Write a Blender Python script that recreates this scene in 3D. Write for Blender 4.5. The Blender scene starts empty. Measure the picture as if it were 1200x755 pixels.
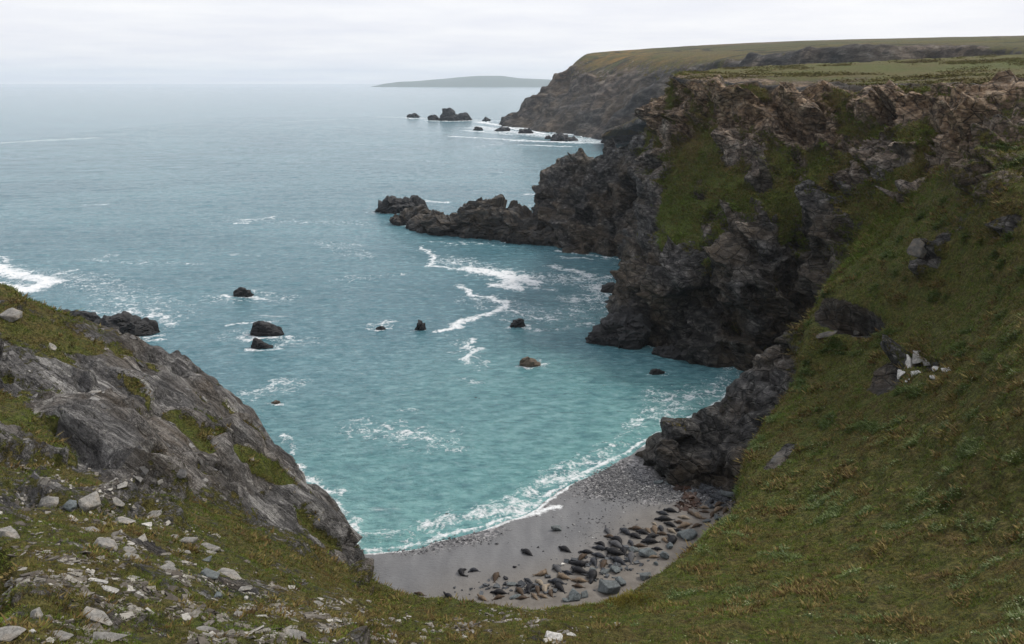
import bpy, bmesh, math, random
import numpy as np
from mathutils import Vector, Matrix

rad = math.radians
scene = bpy.context.scene
COL = scene.collection

# ------------------------------------------------------------------ camera, sky, sun, exposure
CAM_H = 50.0
FOC = 942.0
PITCH = rad(16.53)
cam_d = bpy.data.cameras.new('camera')
cam_d.lens = 36.0 * FOC / 1200.0
cam_d.clip_start = 0.1
cam_d.clip_end = 60000
cam = bpy.data.objects.new('camera', cam_d)
cam.location = (0, 0, CAM_H)
cam.rotation_euler = (rad(90) - PITCH, 0, 0)
COL.objects.link(cam)
scene.camera = cam

SUN_EL, SUN_AZ = rad(46), rad(62)      # azimuth clockwise from +Y (view direction): front right
wd = bpy.data.worlds.new('World')
scene.world = wd
wd.use_nodes = True
wt = wd.node_tree
wt.nodes.clear()
def wn(t, **k):
    n = wt.nodes.new(t)
    for a, b in k.items():
        setattr(n, a, b)
    return n
sky = wn('ShaderNodeTexSky', sky_type='NISHITA', sun_disc=False, sun_elevation=SUN_EL, sun_rotation=SUN_AZ,
         air_density=1.0, dust_density=3.0, ozone_density=1.0)
bg = wn('ShaderNodeBackground')
bg.inputs['Strength'].default_value = 0.1
wo = wn('ShaderNodeOutputWorld')
tc = wn('ShaderNodeTexCoord')
sep = wn('ShaderNodeSeparateXYZ')
wt.links.new(tc.outputs['Generated'], sep.inputs[0])
# flat cloud deck: project the direction on a plane overhead, so streaks flatten towards the horizon
mz = wn('ShaderNodeMath', operation='MAXIMUM'); mz.inputs[1].default_value = 0.0
wt.links.new(sep.outputs['Z'], mz.inputs[0])
ma = wn('ShaderNodeMath', operation='ADD'); ma.inputs[1].default_value = 0.06
wt.links.new(mz.outputs[0], ma.inputs[0])
dx = wn('ShaderNodeMath', operation='DIVIDE'); dy = wn('ShaderNodeMath', operation='DIVIDE')
wt.links.new(sep.outputs['X'], dx.inputs[0]); wt.links.new(ma.outputs[0], dx.inputs[1])
wt.links.new(sep.outputs['Y'], dy.inputs[0]); wt.links.new(ma.outputs[0], dy.inputs[1])
cmb = wn('ShaderNodeCombineXYZ')
wt.links.new(dx.outputs[0], cmb.inputs[0]); wt.links.new(dy.outputs[0], cmb.inputs[1])
cn = wn('ShaderNodeTexNoise'); cn.inputs['Scale'].default_value = 0.55; cn.inputs['Detail'].default_value = 6
cn.inputs['Roughness'].default_value = 0.55
wt.links.new(cmb.outputs[0], cn.inputs['Vector'])
cr = wn('ShaderNodeValToRGB')
cr.color_ramp.elements[0].position = 0.3; cr.color_ramp.elements[0].color = (7.35, 7.45, 8.15, 1)
cr.color_ramp.elements[1].position = 0.68; cr.color_ramp.elements[1].color = (8.9, 8.85, 9.0, 1)
wt.links.new(cn.outputs['Fac'], cr.inputs['Fac'])
mx = wn('ShaderNodeMix', data_type='RGBA'); mx.inputs[0].default_value = 0.88
wt.links.new(sky.outputs[0], mx.inputs[6]); wt.links.new(cr.outputs[0], mx.inputs[7])
wt.links.new(mx.outputs[2], bg.inputs['Color'])
wt.links.new(bg.outputs[0], wo.inputs[0])

sun_d = bpy.data.lights.new('sun', 'SUN')
sun_d.energy = 2.1
sun_d.angle = rad(9)
sun_d.color = (1.0, 0.94, 0.85)
sun = bpy.data.objects.new('sun', sun_d)
_sd = Vector((math.sin(SUN_AZ) * math.cos(SUN_EL), math.cos(SUN_AZ) * math.cos(SUN_EL), math.sin(SUN_EL)))
sun.rotation_euler = _sd.to_track_quat('Z', 'Y').to_euler()
sun.location = (0, 0, 120)
COL.objects.link(sun)

scene.view_settings.view_transform = 'Standard'
scene.view_settings.look = 'None'
scene.view_settings.exposure = 0.32
scene.view_settings.gamma = 1.0
scene.view_settings.use_curve_mapping = False
scene.cycles.use_denoising = True
scene.cycles.max_bounces = 5
scene.cycles.volume_bounces = 2
scene.cycles.sample_clamp_indirect = 4

# ------------------------------------------------------------------ helpers
SP, CP = math.sin(PITCH), math.cos(PITCH)
def ray(px, py):
    v = (377.5 - py) / FOC
    return np.array([(px - 600) / FOC, CP + v * SP, -SP + v * CP])
def P(px, py, Y):                     # the point at depth Y seen at a pixel of the survey photograph
    d = ray(px, py)
    return tuple(np.array([0, 0, CAM_H]) + d * (Y / d[1]))
def S(px, py, z=0.0):                 # the point at height z
    d = ray(px, py)
    return tuple(np.array([0, 0, CAM_H]) + d * ((z - CAM_H) / d[2]))

_rng = np.random.RandomState(7)
_perm = np.concatenate([_rng.permutation(512)] * 2)
_g = _rng.normal(size=(512, 3)); _g /= np.linalg.norm(_g, axis=1)[:, None]
_g = _g.astype(np.float32)
def noise(p):                         # gradient noise, about -0.8..0.8
    p = np.asarray(p, dtype=np.float64)
    i = np.floor(p).astype(np.int64)
    f = (p - i).astype(np.float32)
    i &= 511
    w = f * f * f * (f * (f * 6 - 15) + 10)
    out = np.zeros(len(p), np.float32)
    for a in (0, 1):
        wa = w[:, 0] if a else 1 - w[:, 0]
        ha = _perm[(i[:, 0] + a) & 511]
        for b in (0, 1):
            wb = wa * (w[:, 1] if b else 1 - w[:, 1])
            hb = _perm[(ha + i[:, 1] + b) & 511]
            for c in (0, 1):
                h = _perm[(hb + i[:, 2] + c) & 511]
                g = _g[h]
                d = g[:, 0] * (f[:, 0] - a) + g[:, 1] * (f[:, 1] - b) + g[:, 2] * (f[:, 2] - c)
                out += wb * (w[:, 2] if c else 1 - w[:, 2]) * d
    return out * 1.5
def fbm(p, scale, octs=4, gain=0.5, ridged=False, off=0.0):
    p = np.asarray(p, dtype=np.float64) / scale + off
    s = 0; a = 1.0; t = 0
    for k in range(octs):
        n = noise(p)
        if ridged: n = 1 - 2 * np.abs(n) * 1.4
        s = s + a * n; t += a; a *= gain
        p = p * 2.03 + 17.3
    return s / t
def facet(p, scale, seed=0, tilt=1.0):
    """voronoi cells, each a randomly tilted plane: broken rock faces"""
    q = np.asarray(p, dtype=np.float64) / scale
    i = np.floor(q).astype(np.int64)
    best = np.full(len(q), 9.0); val = np.zeros(len(q), np.float32)
    for a in (-1, 0, 1):
        for b in (-1, 0, 1):
            for c in (-1, 0, 1):
                ci = i + (a, b, c)
                h = _perm[(_perm[(_perm[(ci[:, 0] + seed) & 511] + ci[:, 1]) & 511] + ci[:, 2]) & 511]
                r = ci + .5 + .42 * _g[h]
                d = q - r
                dd = (d * d).sum(1)
                k = dd < best
                best[k] = dd[k]
                hk = (h[k] * 7 + 13) & 511
                val[k] = (d[k] * _g[hk]).sum(1) * tilt + _g[(hk + 31) & 511][:, 0] * .35
    return val * scale * .5
def sstep(a, b, x):
    t = np.clip((x - a) / (b - a), 0, 1)
    return t * t * (3 - 2 * t)

def tag(o, label=None, cat=None, group=None, kind=None):
    if label: o['label'] = label
    if cat: o['category'] = cat
    if group: o['group'] = group
    if kind: o['kind'] = kind
    return o

def mesh_np(name, verts, faces, mat=None, attrs=None, smooth=True):
    """verts (n,3), faces (m,3|4) -> mesh data-block"""
    me = bpy.data.meshes.new(name)
    verts = np.ascontiguousarray(verts, dtype=np.float32)
    faces = np.ascontiguousarray(faces, dtype=np.int32)
    k = faces.shape[1]
    me.vertices.add(len(verts)); me.vertices.foreach_set('co', verts.ravel())
    me.loops.add(faces.size); me.loops.foreach_set('vertex_index', faces.ravel())
    me.polygons.add(len(faces))
    me.polygons.foreach_set('loop_start', np.arange(len(faces), dtype=np.int32) * k)
    me.polygons.foreach_set('use_smooth', np.broadcast_to(np.asarray(smooth, dtype=bool), len(faces)).copy())
    for an, av in (attrs or {}).items():
        at = me.attributes.new(an, 'FLOAT', 'POINT')
        at.data.foreach_set('value', np.ascontiguousarray(av, dtype=np.float32))
    me.update(calc_edges=True)
    if mat: me.materials.append(mat)
    return me
def link(name, me, parent=None, loc=None):
    o = bpy.data.objects.new(name, me)
    COL.objects.link(o)
    if parent: o.parent = parent
    if loc is not None: o.location = loc
    return o

def grid_faces(nu, nv, flip=False):
    i = np.arange(nu - 1)[:, None]; j = np.arange(nv - 1)[None, :]
    a = (i * nv + j).ravel()
    f = np.stack([a, a + nv, a + nv + 1, a + 1], 1)
    return f[:, ::-1] if flip else f

def hermite_axis(C, t, T, tens=0.85):
    """C (n, ...) at parameters t (n) -> values at T along axis 0"""
    n = len(t)
    m = np.zeros_like(C)
    for k in range(n):
        a, b = max(k - 1, 0), min(k + 1, n - 1)
        m[k] = (C[b] - C[a]) / (t[b] - t[a]) * tens
    k = np.clip(np.searchsorted(t, T, side='right') - 1, 0, n - 2)
    h = (t[k + 1] - t[k]); s = (T - t[k]) / h
    sh = (len(T),) + (1,) * (C.ndim - 1)
    s_ = s.reshape(sh); h_ = h.reshape(sh)
    return ((2 * s_**3 - 3 * s_**2 + 1) * C[k] + (s_**3 - 2 * s_**2 + s_) * h_ * m[k]
            + (-2 * s_**3 + 3 * s_**2) * C[k + 1] + (s_**3 - s_**2) * h_ * m[k + 1])

def loft(ctrl, cres, rres):
    """ctrl (nc, nr, k>=3). cres / rres: wanted spacing in metres per segment (scalar or list)"""
    C = np.array(ctrl, dtype=float)
    nc, nr = C.shape[:2]
    dc = np.linalg.norm(np.diff(C[..., :3], axis=0), axis=2)      # (nc-1, nr)
    dr = np.linalg.norm(np.diff(C[..., :3], axis=1), axis=2)
    tc_ = np.concatenate([[0], np.cumsum(dc.mean(1))])
    tr_ = np.concatenate([[0], np.cumsum(dr.mean(0))])
    cres = np.broadcast_to(cres, nc - 1); rres = np.broadcast_to(rres, nr - 1)
    U = []; V = []
    for k in range(nc - 1):
        n = max(2, int(round(dc[k].mean() / cres[k])))
        U += list(tc_[k] + (tc_[k + 1] - tc_[k]) * np.arange(n) / n)
    U.append(tc_[-1])
    for k in range(nr - 1):
        n = max(2, int(round(dr[:, k].mean() / rres[k])))
        V += list(tr_[k] + (tr_[k + 1] - tr_[k]) * np.arange(n) / n)
    V.append(tr_[-1])
    U = np.array(U); V = np.array(V)
    A = hermite_axis(C, tc_, U)
    B = hermite_axis(np.swapaxes(A, 0, 1), tr_, V)
    return np.swapaxes(B, 0, 1)                                   # (nu, nv, k)

def grid_normals(G):
    du = np.gradient(G[..., :3], axis=0); dv = np.gradient(G[..., :3], axis=1)
    n = np.cross(du, dv)
    n /= np.linalg.norm(n, axis=2)[..., None] + 1e-9
    return n

# ------------------------------------------------------------------ material helper
class NT:
    def __init__(s, name):
        s.mat = bpy.data.materials.new(name); s.mat.use_nodes = True
        s.t = s.mat.node_tree; s.t.nodes.clear()
        s.out = s.t.nodes.new('ShaderNodeOutputMaterial')
        s.bsdf = s.t.nodes.new('ShaderNodeBsdfPrincipled')
        s.t.links.new(s.bsdf.outputs[0], s.out.inputs[0])
        s.geo = None
    def n(s, typ, ins=None, **k):
        nd = s.t.nodes.new(typ)
        for a, b in k.items(): setattr(nd, a, b)
        for a, b in (ins or {}).items(): s.set(nd.inputs[a], b)
        return nd
    def set(s, sock, val):
        if isinstance(val, bpy.types.NodeSocket): s.t.links.new(val, sock)
        elif isinstance(val, (tuple, list)):
            v = list(val)
            if sock.type == 'RGBA' and len(v) == 3: v.append(1)
            sock.default_value = v
        else: sock.default_value = val
    def pos(s):
        if not s.geo: s.geo = s.t.nodes.new('ShaderNodeNewGeometry')
        return s.geo.outputs['Position']
    def obj(s): return s.n('ShaderNodeTexCoord').outputs['Object']
    def mapping(s, vec, scale=(1, 1, 1), rot=(0, 0, 0)):
        return s.n('ShaderNodeMapping', {'Vector': vec, 'Scale': scale, 'Rotation': rot}).outputs[0]
    def noise(s, scale, detail=4, rough=0.55, vec=None, dist=0.0):
        return s.n('ShaderNodeTexNoise', {'Vector': vec if vec is not None else s.pos(), 'Scale': scale, 'Detail': detail,
                                          'Roughness': rough, 'Distortion': dist}).outputs['Fac']
    def ramp(s, fac, stops, interp='LINEAR'):
        r = s.t.nodes.new('ShaderNodeValToRGB'); s.set(r.inputs[0], fac)
        e = r.color_ramp.elements; r.color_ramp.interpolation = interp
        while len(e) < len(stops): e.new(0.5)
        for q, (p, c) in zip(e, stops):
            q.position = p
            if not isinstance(c, (tuple, list)): c = (c, c, c)
            q.color = tuple(c) + (1,)
        return r.outputs[0]
    def mix(s, f, a, b, mode='MIX'):
        m = s.t.nodes.new('ShaderNodeMix'); m.data_type = 'RGBA'; m.blend_type = mode
        s.set(m.inputs[0], f); s.set(m.inputs[6], a); s.set(m.inputs[7], b)
        return m.outputs[2]
    def math(s, op, a, b=0.0, clamp=False):
        m = s.t.nodes.new('ShaderNodeMath'); m.operation = op; m.use_clamp = clamp
        s.set(m.inputs[0], a); s.set(m.inputs[1], b); return m.outputs[0]
    def attr(s, name): return s.n('ShaderNodeAttribute', attribute_name=name).outputs['Fac']
    def bump(s, h, strength=0.5, dist=0.1, normal=None):
        b = s.n('ShaderNodeBump', {'Height': h, 'Strength': strength, 'Distance': dist})
        if normal is not None: s.set(b.inputs['Normal'], normal)
        return b.outputs[0]
    def fin(s, color, rough=0.9, normal=None, spec=0.2):
        s.set(s.bsdf.inputs['Base Color'], color); s.set(s.bsdf.inputs['Roughness'], rough)
        s.bsdf.inputs['Specular IOR Level'].default_value = spec
        if normal is not None: s.set(s.bsdf.inputs['Normal'], normal)
        return s.mat

LIN = np.array([.8, -.27, -.53]); LIN = LIN / np.linalg.norm(LIN)     # lineation of the left face, down the spur
# --- land: attributes rock (0 grass .. 1 rock), tone (0 dark sea rock .. 1 pale), green (0 dry .. 1 fresh), soil
def make_land_mat(name='cliff_and_turf', k=1.0):
    m = NT(name)
    _n = m.noise
    m.noise = lambda sc, *a, **kw: _n(sc * k, *a, **kw)
    rock, tone, green, soil = m.attr('rock'), m.attr('tone'), m.attr('green'), m.attr('soil')
    # rock
    st = m.mapping(m.pos(), scale=(0.6, 0.6, 1.0), rot=(rad(20), rad(-40), 0))
    def dot(v): return m.n('ShaderNodeVectorMath', {0: m.pos(), 1: v}, operation='DOT_PRODUCT').outputs['Value']
    ax = Vector(LIN); e2 = ax.cross(Vector((0, 0, 1))).normalized(); e3 = ax.cross(e2)
    lv = m.n('ShaderNodeCombineXYZ', {0: m.math('MULTIPLY', dot(tuple(ax)), .16), 1: dot(tuple(e2)), 2: m.math('MULTIPLY', dot(tuple(e3)), 1.1)}).outputs[0]
    xpos = m.n('ShaderNodeSeparateXYZ', {'Vector': m.pos()}).outputs
    isl = m.math('MULTIPLY', m.math('LESS_THAN', xpos[0], -8.0), m.math('LESS_THAN', xpos[1], 140.0))
    st = m.n('ShaderNodeMix', {0: isl, 4: st, 5: lv}, data_type='VECTOR').outputs[1] if k == 1.0 else st
    n1 = m.noise(1.1, 9, 0.66, vec=st, dist=0.5)
    n2 = m.noise(0.35, 5, 0.6)
    n3 = m.noise(6.0, 6, 0.65)
    n8 = m.noise(0.11, 3, 0.5)
    dark = m.ramp(n1, [(0.34, (0.008, 0.008, 0.009)), (0.47, (0.027, 0.026, 0.026)), (0.58, (0.070, 0.066, 0.060)), (0.70, (0.17, 0.155, 0.135))])  # wide tone range also puts light and shade of the relief into colour
    pale = m.ramp(n1, [(0.34, (0.03, 0.03, 0.03)), (0.42, (0.12, 0.115, 0.113)), (0.54, (0.225, 0.218, 0.213)), (0.64, (0.42, 0.41, 0.39))])
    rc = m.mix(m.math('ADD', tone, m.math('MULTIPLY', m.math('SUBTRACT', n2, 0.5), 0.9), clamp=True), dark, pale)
    rc = m.mix(m.ramp(n8, [(0.44, 0.0), (0.60, 0.6)]), rc, m.mix(0.5, rc, (0.19, 0.135, 0.075)))
    so = m.ramp(n1, [(0.36, (0.085, 0.05, 0.03)), (0.48, (0.24, 0.155, 0.088)), (0.60, (0.44, 0.32, 0.205))])
    rc = m.mix(m.math('MULTIPLY', soil, m.ramp(n2, [(0.3, 0.55), (0.55, 1.0)])), rc, so)
    lich = m.ramp(m.noise(2.1, 6, 0.7), [(0.56, 0.0), (0.66, 0.5)])
    rc = m.mix(m.math('MULTIPLY', lich, tone), rc, (0.36, 0.35, 0.31))
    blk = m.n('ShaderNodeTexVoronoi', {'Vector': m.n('ShaderNodeMix', {0: .12, 4: st, 5: m.n('ShaderNodeTexNoise', {'Vector': st, 'Scale': 2.0 * k, 'Detail': 4}).outputs['Color']}, data_type='VECTOR', ).outputs[1], 'Scale': 1.5 * k})
    crk = m.n('ShaderNodeTexVoronoi', {'Vector': m.n('ShaderNodeMix', {0: .18, 4: st, 5: m.n('ShaderNodeTexNoise', {'Vector': st, 'Scale': 1.2 * k, 'Detail': 5}).outputs['Color']}, data_type='VECTOR').outputs[1], 'Scale': .85 * k}, feature='DISTANCE_TO_EDGE').outputs['Distance']
    rc = m.mix(m.math('MULTIPLY', m.ramp(crk, [(.0, .8 if k == 1.0 else .15), (.045, 0)]), m.math('SUBTRACT', 1.0, m.math('MULTIPLY', isl, .72))), rc, (.012, .012, .012))
    jn = m.noise(1.1, 5, .6, vec=lv, dist=.3)
    jn2 = m.noise(.9, 4, .6, vec=m.mapping(m.pos(), scale=(1.6, .5, .5), rot=(rad(20), rad(30), rad(50))))
    jl = m.math('MAXIMUM', m.ramp(jn, [(.482, 0), (.5, .9), (.518, 0)]), m.ramp(jn2, [(.488, 0), (.5, .7), (.512, 0)]))
    rc = m.mix(m.math('MULTIPLY', jl, m.math('MULTIPLY', isl, m.ramp(n2, [(.4, .2), (.6, 1)]))), rc, (.018, .017, .016))
    bv = m.n('ShaderNodeSeparateColor', {'Color': blk.outputs['Color']}).outputs[0]
    rc = m.mix(1.0, rc, m.ramp(bv, [(0, .55), (1, 1.35)]), 'MULTIPLY')
    bed = m.noise(1.0, 6, .7, vec=m.mapping(m.pos(), scale=(.22, .22, 2.6), rot=(rad(14), rad(-40), 0)))
    rc = m.mix(m.math('MULTIPLY', m.ramp(bed, [(.36, .7), (.43, 0)]), m.math('SUBTRACT', 1.0, isl)), rc, (.012, .012, .012))
    rc = m.mix(m.ramp(n3, [(0.3, 0.7), (0.5, 0.0)]), rc, (0.015, 0.015, 0.015), 'MIX')
    # turf
    g1 = m.noise(0.55, 5, 0.6); g2 = m.noise(3.3, 6, 0.7); g3 = m.noise(14, 3, 0.6)
    fresh = m.ramp(g2, [(0.34, (0.022, 0.034, 0.005)), (0.5, (0.078, 0.104, 0.014)), (0.64, (0.155, 0.18, 0.032))])  # dark stops also paint the shade in gaps between tufts
    dry = m.ramp(g2, [(0.34, (0.040, 0.031, 0.009)), (0.5, (0.125, 0.098, 0.029)), (0.64, (0.24, 0.19, 0.072))])
    gf = m.math('ADD', green, m.math('MULTIPLY', m.math('SUBTRACT', g1, 0.5), 2.8), clamp=True)
    gc = m.mix(gf, dry, fresh)
    g0 = m.noise(.07, 5, .6)
    gc = m.mix(m.ramp(g0, [(.48, 0.0), (.62, .4)]), gc, m.mix(1.0, gc, (.95, .72, .55), 'MULTIPLY'))
    if k < 1:      # fields and hedge banks
        fv = m.mapping(m.pos(), scale=(1, .55, 0))
        fc = m.n('ShaderNodeSeparateColor', {'Color': m.n('ShaderNodeTexVoronoi', {'Vector': fv, 'Scale': .009}).outputs['Color']}).outputs
        gc = m.mix(m.ramp(fc[0], [(.3, 0), (.32, .75)], 'LINEAR'), gc, m.ramp(fc[1], [(.2, (.16, .125, .06)), (.5, (.09, .11, .035)), (.8, (.07, .085, .03))]))
        he = m.n('ShaderNodeTexVoronoi', {'Vector': fv, 'Scale': .009}, feature='DISTANCE_TO_EDGE').outputs['Distance']
        gc = m.mix(m.ramp(he, [(.012, .85), (.03, 0)]), gc, (.022, .024, .012))
        go = m.attr('soil')
        gc = m.mix(m.math('MULTIPLY', go, m.ramp(m.noise(.35, 4, .7), [(.45, 0), (.6, .9)])), gc, (.30, .17, .03))
    gc = m.mix(m.ramp(m.noise(1.3, 4, 0.6), [(0.56, 0.0), (0.68, 0.55)]), gc, (0.058, 0.034, 0.018))
    gc = m.mix(m.ramp(g3, [(0.3, 0.5), (0.5, 0.0)]), gc, (0.018, 0.016, 0.007))
    # split with a ragged edge
    e = m.math('ADD', rock, m.math('MULTIPLY', m.math('SUBTRACT', m.noise(1.3, 8, 0.72), 0.5), 1.6))
    e = m.math('ADD', e, m.math('MULTIPLY', m.math('SUBTRACT', g3, 0.5), 0.4))
    ef = m.ramp(e, [(0.44, 0.0), (0.56, 1.0)])
    col = m.mix(ef, gc, rc)
    h = m.math('ADD', m.math('MULTIPLY', m.noise(1.6, 10, 0.72, vec=st), 1.2), m.math('MULTIPLY', n3, 0.45))
    h = m.math('SUBTRACT', m.math('ADD', h, m.math('MULTIPLY', bv, .5)), m.math('MULTIPLY', m.math('MULTIPLY', jl, isl), .4))
    h = m.math('ADD', h, m.math('MULTIPLY', m.ramp(crk, [(0, 0), (.07, .5 if k == 1.0 else .08)]), m.math('SUBTRACT', 1.0, m.math('MULTIPLY', isl, .7))))
    hg = m.math('ADD', m.math('MULTIPLY', g2, 0.6), m.math('MULTIPLY', g3, 0.4))
    hh = m.mix(ef, hg, h)
    return m.fin(col, m.mix(ef, (0.95,) * 3, (0.8,) * 3), m.bump(hh, 1.0, 0.75 / k), 0.25)
M_LAND = make_land_mat()
M_FAR = make_land_mat('far_cliff_and_turf', 0.16)

# ------------------------------------------------------------------ the hillside round the cove (one lofted, displaced sheet)
def W(x, y, z): return (x, y, z)
# rows: 00 far inland, 0 inland, 1 brow, 2, 3, 4 slope, 5 edge, 6 mid drop, 7 foot.   Second list: rock 0..1 per row
def autodrop(e, f=0.45):
    e = np.array(e); g = e - np.array([0, 0, CAM_H]); t = CAM_H / -g[2]
    hit = np.array([0, 0, CAM_H]) + g * t
    foot = e + (hit - e) * f; foot[2] = -2.0
    mid = e + (hit - e) * f * 0.55; mid[2] = e[2] * 0.5
    return [tuple(mid), tuple(foot)]
cols = []
def col(pts, rock, tone, green, soil=(0,) * 9, drop=None):
    pts = list(pts)
    if len(pts) == 7: pts += autodrop(pts[-1], drop or 0.45)
    cols.append([list(p) + [r, t, g, s] for p, r, t, g, s in zip(pts, rock, tone, green, soil)])
T_L = (.5, .5, .8, .95, 1.2, 1.15, .9, .25, 0)
G_L = (.4, .4, .4, .45, .5, .5, .4, .3, .3)
#  left headland
col([W(-160, -60, 62), W(-120, -20, 55), W(-105, 8, 50), W(-96, 36, 46), W(-92, 60, 43), W(-94, 85, 41), W(-99, 108, 36), W(-108, 124, 17), W(-116, 136, -3)],
    (.1, .1, .2, .2, .3, .35, .3, 1, 1), T_L, G_L)
col([W(-100, -60, 60), W(-70, -20, 53), W(-50, 4, 46), P(-170, 690, 26), P(-140, 520, 44), P(-110, 400, 62), P(-90, 305, 78), W(-78, 100, 15), W(-84, 110, -3)],
    (.1, .1, .2, .2, .45, .6, .3, 1, 1), T_L, G_L)
col([W(-50, -60, 57), W(-36, -22, 48.5), W(-20, 0.5, 43.8), P(0, 770, 19), P(0, 560, 44), P(0, 450, 62), P(0, 335, 78), W(-60, 92, 14), W(-64, 99, -3)],
    (.1, .1, .2, .25, .55, .8, .25, 1, 1), T_L, G_L)
col([W(-38, -60, 56), W(-28, -22, 48), W(-14, 0.5, 43.8), P(80, 770, 20), P(95, 572, 46), P(110, 490, 60), P(125, 398, 79), W(-44, 90, 12), W(-47, 96, -3)],
    (.1, .1, .2, .3, .5, .95, .55, 1, 1), T_L, G_L)
col([W(-30, -60, 55), W(-20, -22, 47.5), W(-10, 0.5, 43.8), P(170, 770, 21.5), P(185, 588, 50), P(190, 520, 62), P(205, 432, 80), W(-36, 87, 9), W(-38, 92, -3)],
    (.1, .1, .2, .3, .45, .95, .75, 1, 1), T_L, G_L)
col([W(-22, -60, 55), W(-14, -22, 47.5), W(-7, 0.5, 43.8), P(260, 770, 23), P(265, 608, 54), P(270, 550, 65), P(275, 482, 79.5), W(-29.5, 84, 6.5), W(-31, 88, -3)],
    (.1, .1, .2, .3, .4, .9, .85, 1, 1), T_L, G_L)
col([W(-16, -60, 55), W(-9, -22, 47), W(-5, 0.5, 43.8), P(330, 770, 24), P(325, 632, 57), P(328, 585, 67), P(335, 532, 78.5), W(-24.3, 81.5, 5), W(-26, 84.5, -3)],
    (.1, .1, .2, .3, .35, .9, .9, 1, 1), T_L, G_L)
col([W(-12, -60, 55), W(-7, -22, 46.5), W(-4, 0.5, 43.8), P(385, 770, 25), P(375, 655, 60), P(380, 624, 69), P(386, 588, 77.2), W(-20, 79, 2.8), W(-21.5, 81, -3)],
    (.1, .1, .2, .3, .25, .9, .95, 1, 1), T_L, G_L)
col([W(-9, -60, 55), W(-5, -22, 46.5), W(-3, 0.5, 43.8), P(430, 770, 26), P(405, 675, 57), P(406, 664, 68), P(411, 641, 76.3), W(-17.3, 77.3, .4), W(-17.8, 78.6, -3)],
    (.1, .1, .2, .3, .2, .7, .95, 1, 1), T_L, G_L)
#  head of the cove
G_C = (.5, .5, .5, .5, .55, .65, .75, .5, .3)
R_C = (.05, .05, .1, .3, .3, .12, .05, .6, 1)
T_C = (.6, .6, .6, .6, .6, .6, .5, .3, .1)
col([W(-6, -60, 55), W(-3.5, -22, 46.5), W(-2, 0.5, 43.8), P(480, 775, 27), P(455, 722, 42), P(444, 701, 54), P(440, 684, 63)], R_C, T_C, G_C)
col([W(-3, -60, 55), W(-2, -22, 46.5), W(-1, 0.5, 43.8), P(530, 775, 28), P(510, 735, 38), P(503, 717, 46), P(500, 704, 52)], R_C, T_C, G_C, drop=.4)
col([W(0, -60, 55), W(0, -22, 46.5), W(0, 0.5, 43.8), P(580, 780, 28), P(570, 742, 36), P(562, 723, 42), P(560, 710, 47)], R_C, T_C, G_C, drop=.35)
col([W(3, -60, 55), W(2, -22, 46.5), W(1, 0.5, 43.8), P(640, 785, 27), P(640, 745, 35), P(638, 727, 41), P(635, 713, 45.5)], R_C, T_C, G_C, drop=.35)
#  right hand slope
G_R = (.55, .55, .52, .53, .57, .6, .6, .45, .3)
R_R = (.05, .05, .05, .04, .04, .02, .05, .8, 1)
T_R = (.5, .5, .5, .5, .5, .45, .35, .25, .05)
col([W(10, -60, 55), W(8, -22, 46.5), W(6, 0.5, 43.8), P(750, 815, 24), P(730, 750, 35), P(714, 728, 42), P(700, 710, 46.5)], R_R, T_R, G_C, drop=.35)
col([W(22, -60, 56), W(16, -22, 47), W(12, 3, 43.8), P(900, 830, 23), P(820, 740, 36), P(778, 711, 45), P(746, 695, 50)], R_R, T_R, G_R, drop=.35)
col([W(50, -50, 57), W(32, -12, 51), W(24, 8, 46.5), P(1060, 790, 27), P(930, 700, 42), P(852, 673, 51), P(793, 659, 57)], R_R, T_R, G_R, drop=.35)
col([W(80, -30, 59), W(46, -6, 52), W(34, 12, 46), P(1180, 700, 34), P(1020, 655, 47), P(920, 637, 57), P(838, 621, 63)], R_R, T_R, G_R, drop=.38)
col([W(100, 0, 60), W(60, 6, 53), W(44, 22, 45.5), P(1225, 600, 42), P(1070, 587, 54), P(955, 590, 64), P(867, 594, 69)], R_R, T_R, G_R, drop=.4)
col([W(115, 15, 61), W(72, 22, 54), W(52, 35, 45.8), P(1232, 490, 50), P(1090, 515, 62), P(970, 540, 72), P(874, 555, 77)], R_R, T_R, G_R, drop=.4)
col([W(125, 35, 61), W(82, 42, 54.5), W(60, 52, 46.5), P(1232, 390, 62), P(1110, 430, 73), P(990, 475, 83), P(895, 500, 88)], R_R, T_R, G_R, drop=.5)
col([W(132, 60, 61), W(90, 66, 55), W(65, 74, 47.5), P(1225, 300, 74), P(1130, 350, 83), P(1020, 410, 92), P(930, 452, 97), W(41, 103, 8), W(43, 107, -2)],
    (.05, .05, .25, .2, .1, .05, .1, .9, 1), T_R, G_R)
col([W(140, 92, 61), W(98, 94, 56), W(76, 96, 49.5), P(1190, 205, 88), P(1110, 270, 95), P(1022, 335, 101), P(948, 372, 105), W(45, 113, 11), W(47, 117, -2)],
    (.05, .05, .3, .45, .2, .05, .1, 1, 1), T_R, G_R, (0, 0, .3, .3, .1, 0, 0, 0, 0))
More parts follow.
